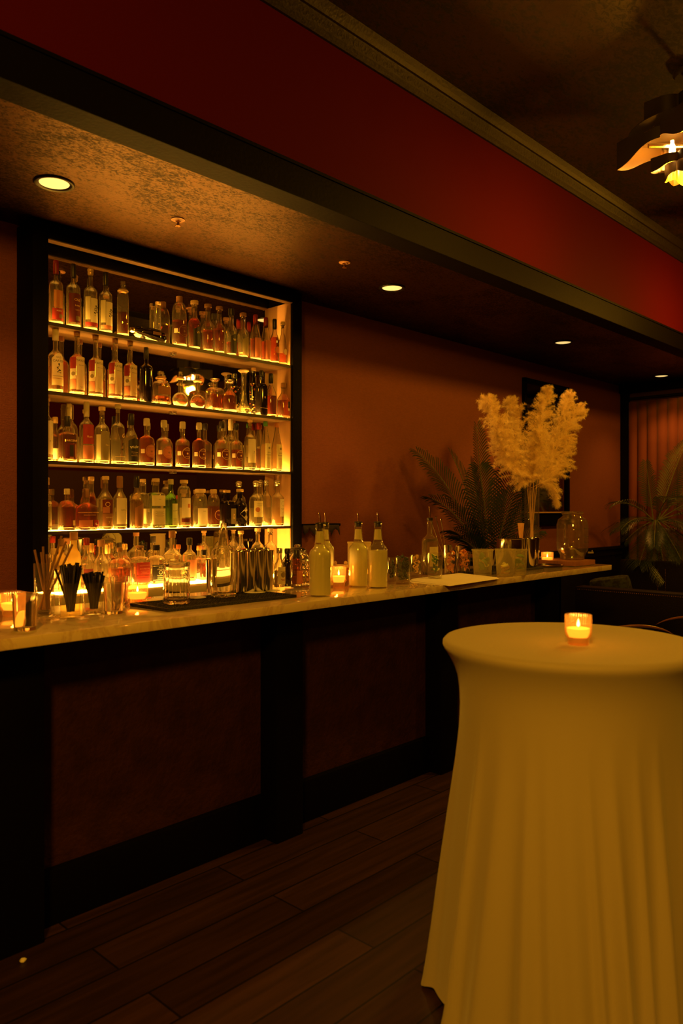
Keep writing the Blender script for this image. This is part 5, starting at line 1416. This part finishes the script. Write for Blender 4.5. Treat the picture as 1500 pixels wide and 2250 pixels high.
# ------------------------------------------------------------------ palms
leaf_dark = mat('palm_leaf', (.022, .040, .012), .38, spec=.6, translucent=.12)
leaf_mid = mat('palm_leaf_light', (.075, .10, .02), .38, spec=.6, translucent=.2)
stem_g = mat('palm_stem', (.12, .13, .04), .5)
def frond(t, base, d0, length, droop, leaf_len, m_, n=30, roll=0, seed=0):
    rnd = random.Random(seed); mb = MB(); pts = []; p = Vector(base); d = Vector(d0).normalized(); N_ = 22
    for i in range(N_ + 1):
        pts.append(p.copy()); p = p + d * (length / N_); d = (d + Vector((0, 0, -droop / N_ * (.3 + 1.4 * i / N_)))).normalized()
    mb.tube(pts, [.006 * (1 - .8 * i / N_) + .001 for i in range(N_ + 1)], 6, stem_g)
    for i in range(n):
        f = .22 + .78 * i / (n - 1); x = f * N_; k = min(int(x), N_ - 1); c = pts[k].lerp(pts[k + 1], x - k); dd = (pts[k + 1] - pts[k]).normalized()
        sd = dd.cross(Vector((0, 0, 1)))
        if sd.length < .1: sd = Vector((1, 0, 0))
        sd.normalize(); sd = Matrix.Rotation(roll, 3, dd) @ sd; nn = sd.cross(dd).normalized()
        ll = leaf_len * (sin(pi * (.14 + .80 * (f - .22) / .78)) ** .6) * rnd.uniform(.9, 1.08)
        for s_ in (-1, 1):
            dl = (sd * s_ * .78 + dd * (.55 + .5 * f) + nn * .22).normalized(); w_ = .0058
            q0 = c; q1 = c + dl * ll * .4; q2 = c + dl * ll * .75 + Vector((0, 0, -ll * .10)); q3 = c + dl * ll * .95 + Vector((0, 0, -ll * .26))
            u = dd * w_ * 1.25
            o = [q0 - u * .4, q0 + u * .4, q1 - u, q1 + u, q2 - u * .7, q2 + u * .7, q3]
            mb.add(o, [(0, 1, 3, 2), (2, 3, 5, 4), (4, 5, 6)], m_)
    mb.build('frond', None, t, fix=False, angle=50)
def palm(loc, label, specs, pot=True, pot_h=.42, crown=.9, m_=None):
    t = thing('potted_palm', label, 'palm', loc)
    if pot:
        MB().lathe([(0, 0), (.15, 0), (.16, .01), (.20, pot_h - .02), (.215, pot_h), (.19, pot_h), (.18, pot_h - .03), (0, pot_h - .04)], 36).build('pot', mat('dark_pot', (.03, .02, .016), .4), t)
        MB().lathe([(0, pot_h - .045), (.178, pot_h - .04), (.12, pot_h - .025), (0, pot_h - .02)], 24).build('soil', mat('soil', (.03, .018, .01), .9, bump=(80, .8, 'noise')), t)
    for k in range(5):
        a = k * 1.3; MB().tube([(.03 * cos(a), .03 * sin(a), pot_h - .03), (.05 * cos(a), .05 * sin(a), crown * .7), (.035 * cos(a), .035 * sin(a), crown)], [.014, .011, .009], 8).build('trunk', stem_g, t)
    for i, (az, el, ln, dr, ll, mm, roll) in enumerate(specs):
        a = radians(az); e = radians(el)
        frond(t, (.03 * cos(a), .03 * sin(a), crown - .02), (cos(a) * cos(e), sin(a) * cos(e), sin(e)), ln, dr, ll, mm, int(8 + ln / .038), radians(roll), 10 + i)
    return t
# picture-left is roughly azimuth 133, picture-right -47, towards the camera 223
px_, Zp = on_wallplane(1078, 3.36)
palm((px_, 3.36, 0), 'dark green palm behind the bar left of the pampas grass', [
    (147, 66, 1.08, .85, .27, leaf_mid, 15), (125, 86, 1.12, .10, .22, leaf_mid, 70), (152, 62, .74, 1.1, .28, leaf_dark, 10), (158, 74, .95, .7, .26, leaf_mid, -20),
    (-35, 80, .98, .3, .24, leaf_dark, 40), (-47, 66, .72, .6, .24, leaf_mid, 20), (200, 72, .85, .8, .26, leaf_dark, 10), (240, 66, .70, .8, .26, leaf_dark, -10),
    (158, 56, .42, .9, .26, leaf_dark, 20), (-45, 48, .45, .6, .22, leaf_dark, 25), (170, 50, .40, .9, .26, leaf_dark, 10), (230, 40, .45, .8, .26, leaf_dark, 0),
    (100, 82, .85, .5, .24, leaf_dark, 30), (225, 18, .40, .7, .26, leaf_dark, 0), (165, 22, .45, .8, .26, leaf_dark, 0), (-40, 20, .38, .5, .22, leaf_dark, 0)], crown=1.02)
px_, Zp = on_wallplane(1448, 3.30)
palm((8.26, 3.24, 0), 'palm with yellow green fronds in front of the terracotta curtain', [
    (150, 82, .62, .15, .16, leaf_dark, 70), (-40, 72, .86, .45, .26, leaf_dark, 50), (142, 44, .52, 1.5, .22, leaf_mid, 5), (-60, 54, .78, 1.0, .26, leaf_mid, 25),
    (-72, 36, .80, .8, .26, leaf_mid, 30), (220, 45, .55, 1.2, .22, leaf_mid, 0), (145, 0, .50, .7, .24, leaf_dark, 0), (170, 10, .62, 1.0, .24, leaf_dark, 0),
    (240, 5, .55, .9, .24, leaf_dark, 0), (-50, -5, .7, .6, .24, leaf_dark, 0), (280, 20, .7, 1.0, .24, leaf_mid, 0), (200, -20, .55, .5, .24, leaf_dark, 0), (150, -25, .4, .4, .24, leaf_dark, 0), (230, -35, .6, .3, .26, leaf_dark, 0), (260, -15, .6, .6, .26, leaf_dark, 0), (215, -55, .7, .2, .26, leaf_dark, 0), (180, -45, .6, .3, .26, leaf_dark, 0), (300, -35, .6, .3, .26, leaf_dark, 0), (250, -60, .7, .2, .26, leaf_dark, 0)], crown=1.36, pot_h=.45)

# ------------------------------------------------------------------ booth with nail trim, cushion, chairs
leather = mat('dark_leather', (.007, .004, .0035), .45, spec=.25, bump=(120, .3, 'noise'))
nail_m = mat('brass_nail', (.95, .75, .45), .15, metal=1)
t = thing('booth_sofa', 'dark leather booth with rows of small studs beyond the end of the bar', 'sofa', (6.7, 1.6, 0))
MB().bevbox(0, .16, 0, 1.78, 0, .745, .03).build('front_panel', leather, t)
MB().bevbox(.15, 1.2, 0, 1.74, .08, .46, .04).build('seat', leather, t)
MB().bevbox(1.2, 1.32, 0, 1.88, 0, .93, .03).build('backrest', leather, t)
m_ = MB()
for k in range(98): m_.lathe([(.0062, 0), (.0045, .0034), (0, .005)], 6, T=Matrix.Translation((-.001, .02 + k * .0178, .718)) @ Matrix.Rotation(radians(-90), 4, 'Y'))
for dy in (0, .075):
    for k in range(15): m_.lathe([(.0055, 0), (.004, .003), (0, .0045)], 6, T=Matrix.Translation((1.199, 1.40 + dy, .64 + k * .0150)) @ Matrix.Rotation(radians(-90), 4, 'Y'))
so = m_.build('nail_trim', nail_m, t, fix=False, smooth=False)
MB()
cu_m = mat('green_patterned_fabric', (.035, .042, .010), .8, mix=((.008, .005, .004), 22, .42, .56, 'n', (1, 1, 1)))
o = MB().bevbox(-.19, .19, -.07, .07, 0, .33, .06).build('patterned_cushion', cu_m, loc=(7.12, 3.16, .50)); o.rotation_euler = (radians(-12), radians(10), radians(95)); tag(o, 'green mottled cushion on the dark leather booth', 'cushion')

def tub_chair(x, y, rz, label):
    t = thing('round_back_chair', label, 'chair', (x, y, 0), rz, 'dark round back chairs')
    vs = []; n = 22
    for i in range(n + 1):
        a = radians(-105 + 210 * i / n); hh = .46 + .40 * (cos(a * .62)) ** 1.2
        for (q, z) in ((.26, .44), (.285, hh), (.24, hh), (.225, .44)): vs.append((q * cos(a), q * sin(a), z))
    fs = [(4 * i + k, 4 * i + (k + 1) % 4, 4 * (i + 1) + (k + 1) % 4, 4 * (i + 1) + k) for i in range(n) for k in range(4)] + [(0, 1, 2, 3), (4 * n + 3, 4 * n + 2, 4 * n + 1, 4 * n)]
    MB().add(vs, fs).build('backrest', leather, t)
    m_ = MB().tube([((.262) * cos(radians(-105 + 210 * i / n)), (.262) * sin(radians(-105 + 210 * i / n)), .46 + .40 * (cos(radians(-105 + 210 * i / n) * .62)) ** 1.2 + .004) for i in range(n + 1)], .007, 8)
    m_.build('top_rail', mat('warm_wood', (.20, .07, .03), .35), t)
    MB().lathe([(0, .38), (.22, .38), (.235, .40), (.235, .45), (.20, .475), (0, .48)], 32).build('seat', leather, t)
    for k in range(4):
        a = radians(45 + 90 * k); MB().tube([(.16 * cos(a), .16 * sin(a), .39), (.21 * cos(a), .21 * sin(a), 0)], [.016, .010], 8).build('leg', black_wood, t)
tub_chair(4.15, 1.78, radians(215), 'dark rounded chair back showing just above the cocktail table, left one')
tub_chair(4.72, 1.62, radians(200), 'dark chair with thin brown rim behind the cocktail table, right one')

# ------------------------------------------------------------------ cocktail table with stretch cloth
TX, TY, TZ, TR = 2.172, 1.110, BAR_Z, .38
t = thing('cocktail_table', 'tall round cocktail table hidden under the cream cloth', 'table', (TX, TY, 0))
MB().lathe([(0, TZ - .03), (TR - .012, TZ - .03), (TR - .006, TZ - .02), (TR - .008, TZ - .006), (0, TZ - .006)], 64).build('tabletop', black_wood, t)
MB().tube([(0, 0, .02), (0, 0, TZ - .03)], .035, 20).build('column', black_metal, t)
MB().lathe([(0, 0), (.22, 0), (.22, .008), (.05, .03), (0, .03)], 40).build('base', black_metal, t)
cloth_m = mat('cream_stretch_cloth', (.48, .425, .34), .75, sheen=.4, spec=.2, bump=(500, .15, 'noise'))
NA = 288; vs = []; rings = []
rnd = random.Random(8)
fold = [(rnd.uniform(0, 2 * pi), rnd.choice([5, 7, 9, 11, 13, 17]), rnd.uniform(.5, 1)) for _ in range(9)]
dirs = [(radians(d_), w_, a_) for (d_, w_, a_) in [(225, .06, 1.0), (205, .09, .7), (250, .05, 1.1), (268, .07, .8), (188, .05, .8), (175, .08, .9), (160, .05, 1), (290, .06, 1), (315, .08, .8), (338, .05, 1), (0, .08, .8), (30, .06, 1), (60, .09, .9), (95, .06, 1), (130, .08, 1), (238, .04, .7), (214, .035, .7), (196, .04, .5), (278, .04, .6)]]
def foldf(a):
    s_ = 0
    for (d_, w_, am) in dirs:
        q = abs((a - d_ + pi) % (2 * pi) - pi); s_ += am * math.exp(-(q / w_) ** 2)
    return s_
prof = [(0, TZ + .001), (.12, TZ + .001), (.25, TZ + .001), (TR - .02, TZ + .001), (TR - .006, TZ - .001), (TR, TZ - .008), (TR + .001, TZ - .016), (TR - .003, TZ - .026), (TR - .010, TZ - .036),
        (TR - .022, TZ - .055), (TR - .034, TZ - .08), (TR - .044, TZ - .11), (TR - .050, TZ - .15), (TR - .052, TZ - .20), (TR - .050, TZ - .27), (TR - .042, TZ - .36),
        (TR - .030, TZ - .46), (TR - .016, TZ - .58), (TR - .002, TZ - .70), (TR + .012, TZ - .83), (TR + .026, TZ - .95), (TR + .036, TZ - 1.03), (TR + .042, .006)]
V = []; F = []
for j, (r_, z_) in enumerate(prof):
    drop = max(0, (TZ - .20 - z_)) / (TZ - .2)
    for k in range(NA):
        a = 2 * pi * k / NA
        f = foldf(a + .10 * drop * sin(3 * a)); rr = r_
        if r_ > 0: rr = r_ + drop ** 1.0 * (.042 * f - .018) + drop * .006 * sin(11 * a + 1)
        tw = a + .03 * drop * sin(5 * a + 2)
        V.append((rr * cos(tw), rr * sin(tw), max(.004, z_ + (.02 * (1 - min(1, f)) * 1.0 if j == len(prof) - 1 else 0))))
for j in range(len(prof) - 1):
    for k in range(NA):
        k2 = (k + 1) % NA
        F.append((j * NA + k, j * NA + k2, (j + 1) * NA + k2, (j + 1) * NA + k))
o = MB().add(V, F).build('tablecloth', cloth_m, None, fix=False, loc=(TX, TY, 0), angle=180)
bm = bmesh.new(); bm.from_mesh(o.data); bmesh.ops.remove_doubles(bm, verts=bm.verts, dist=1e-5); bmesh.ops.recalc_face_normals(bm, faces=bm.faces); bm.to_mesh(o.data); bm.free()
tag(o, 'cream stretch cloth draped in long folds over the tall cocktail table', 'tablecloth')
votive(1270, 1416, 'glowing ribbed votive candle alone on the cream covered cocktail table', 57, 66, z=TZ + .0015, power=CANDLE_W * .8)

# small pale lump shaped to imitate an amber light spot on the floor
p, Z = on_level(50, 2113, 0)
o = MB().lathe([(0, 0.001), (.009, .001), (.011, .004), (.006, .010), (0, .012)], 7, rib=(3, .2)).build('floor_glint', paper, loc=p); tag(o, 'tiny pale lump imitating an amber reflection on the dark floor before the bar', 'floor glint')
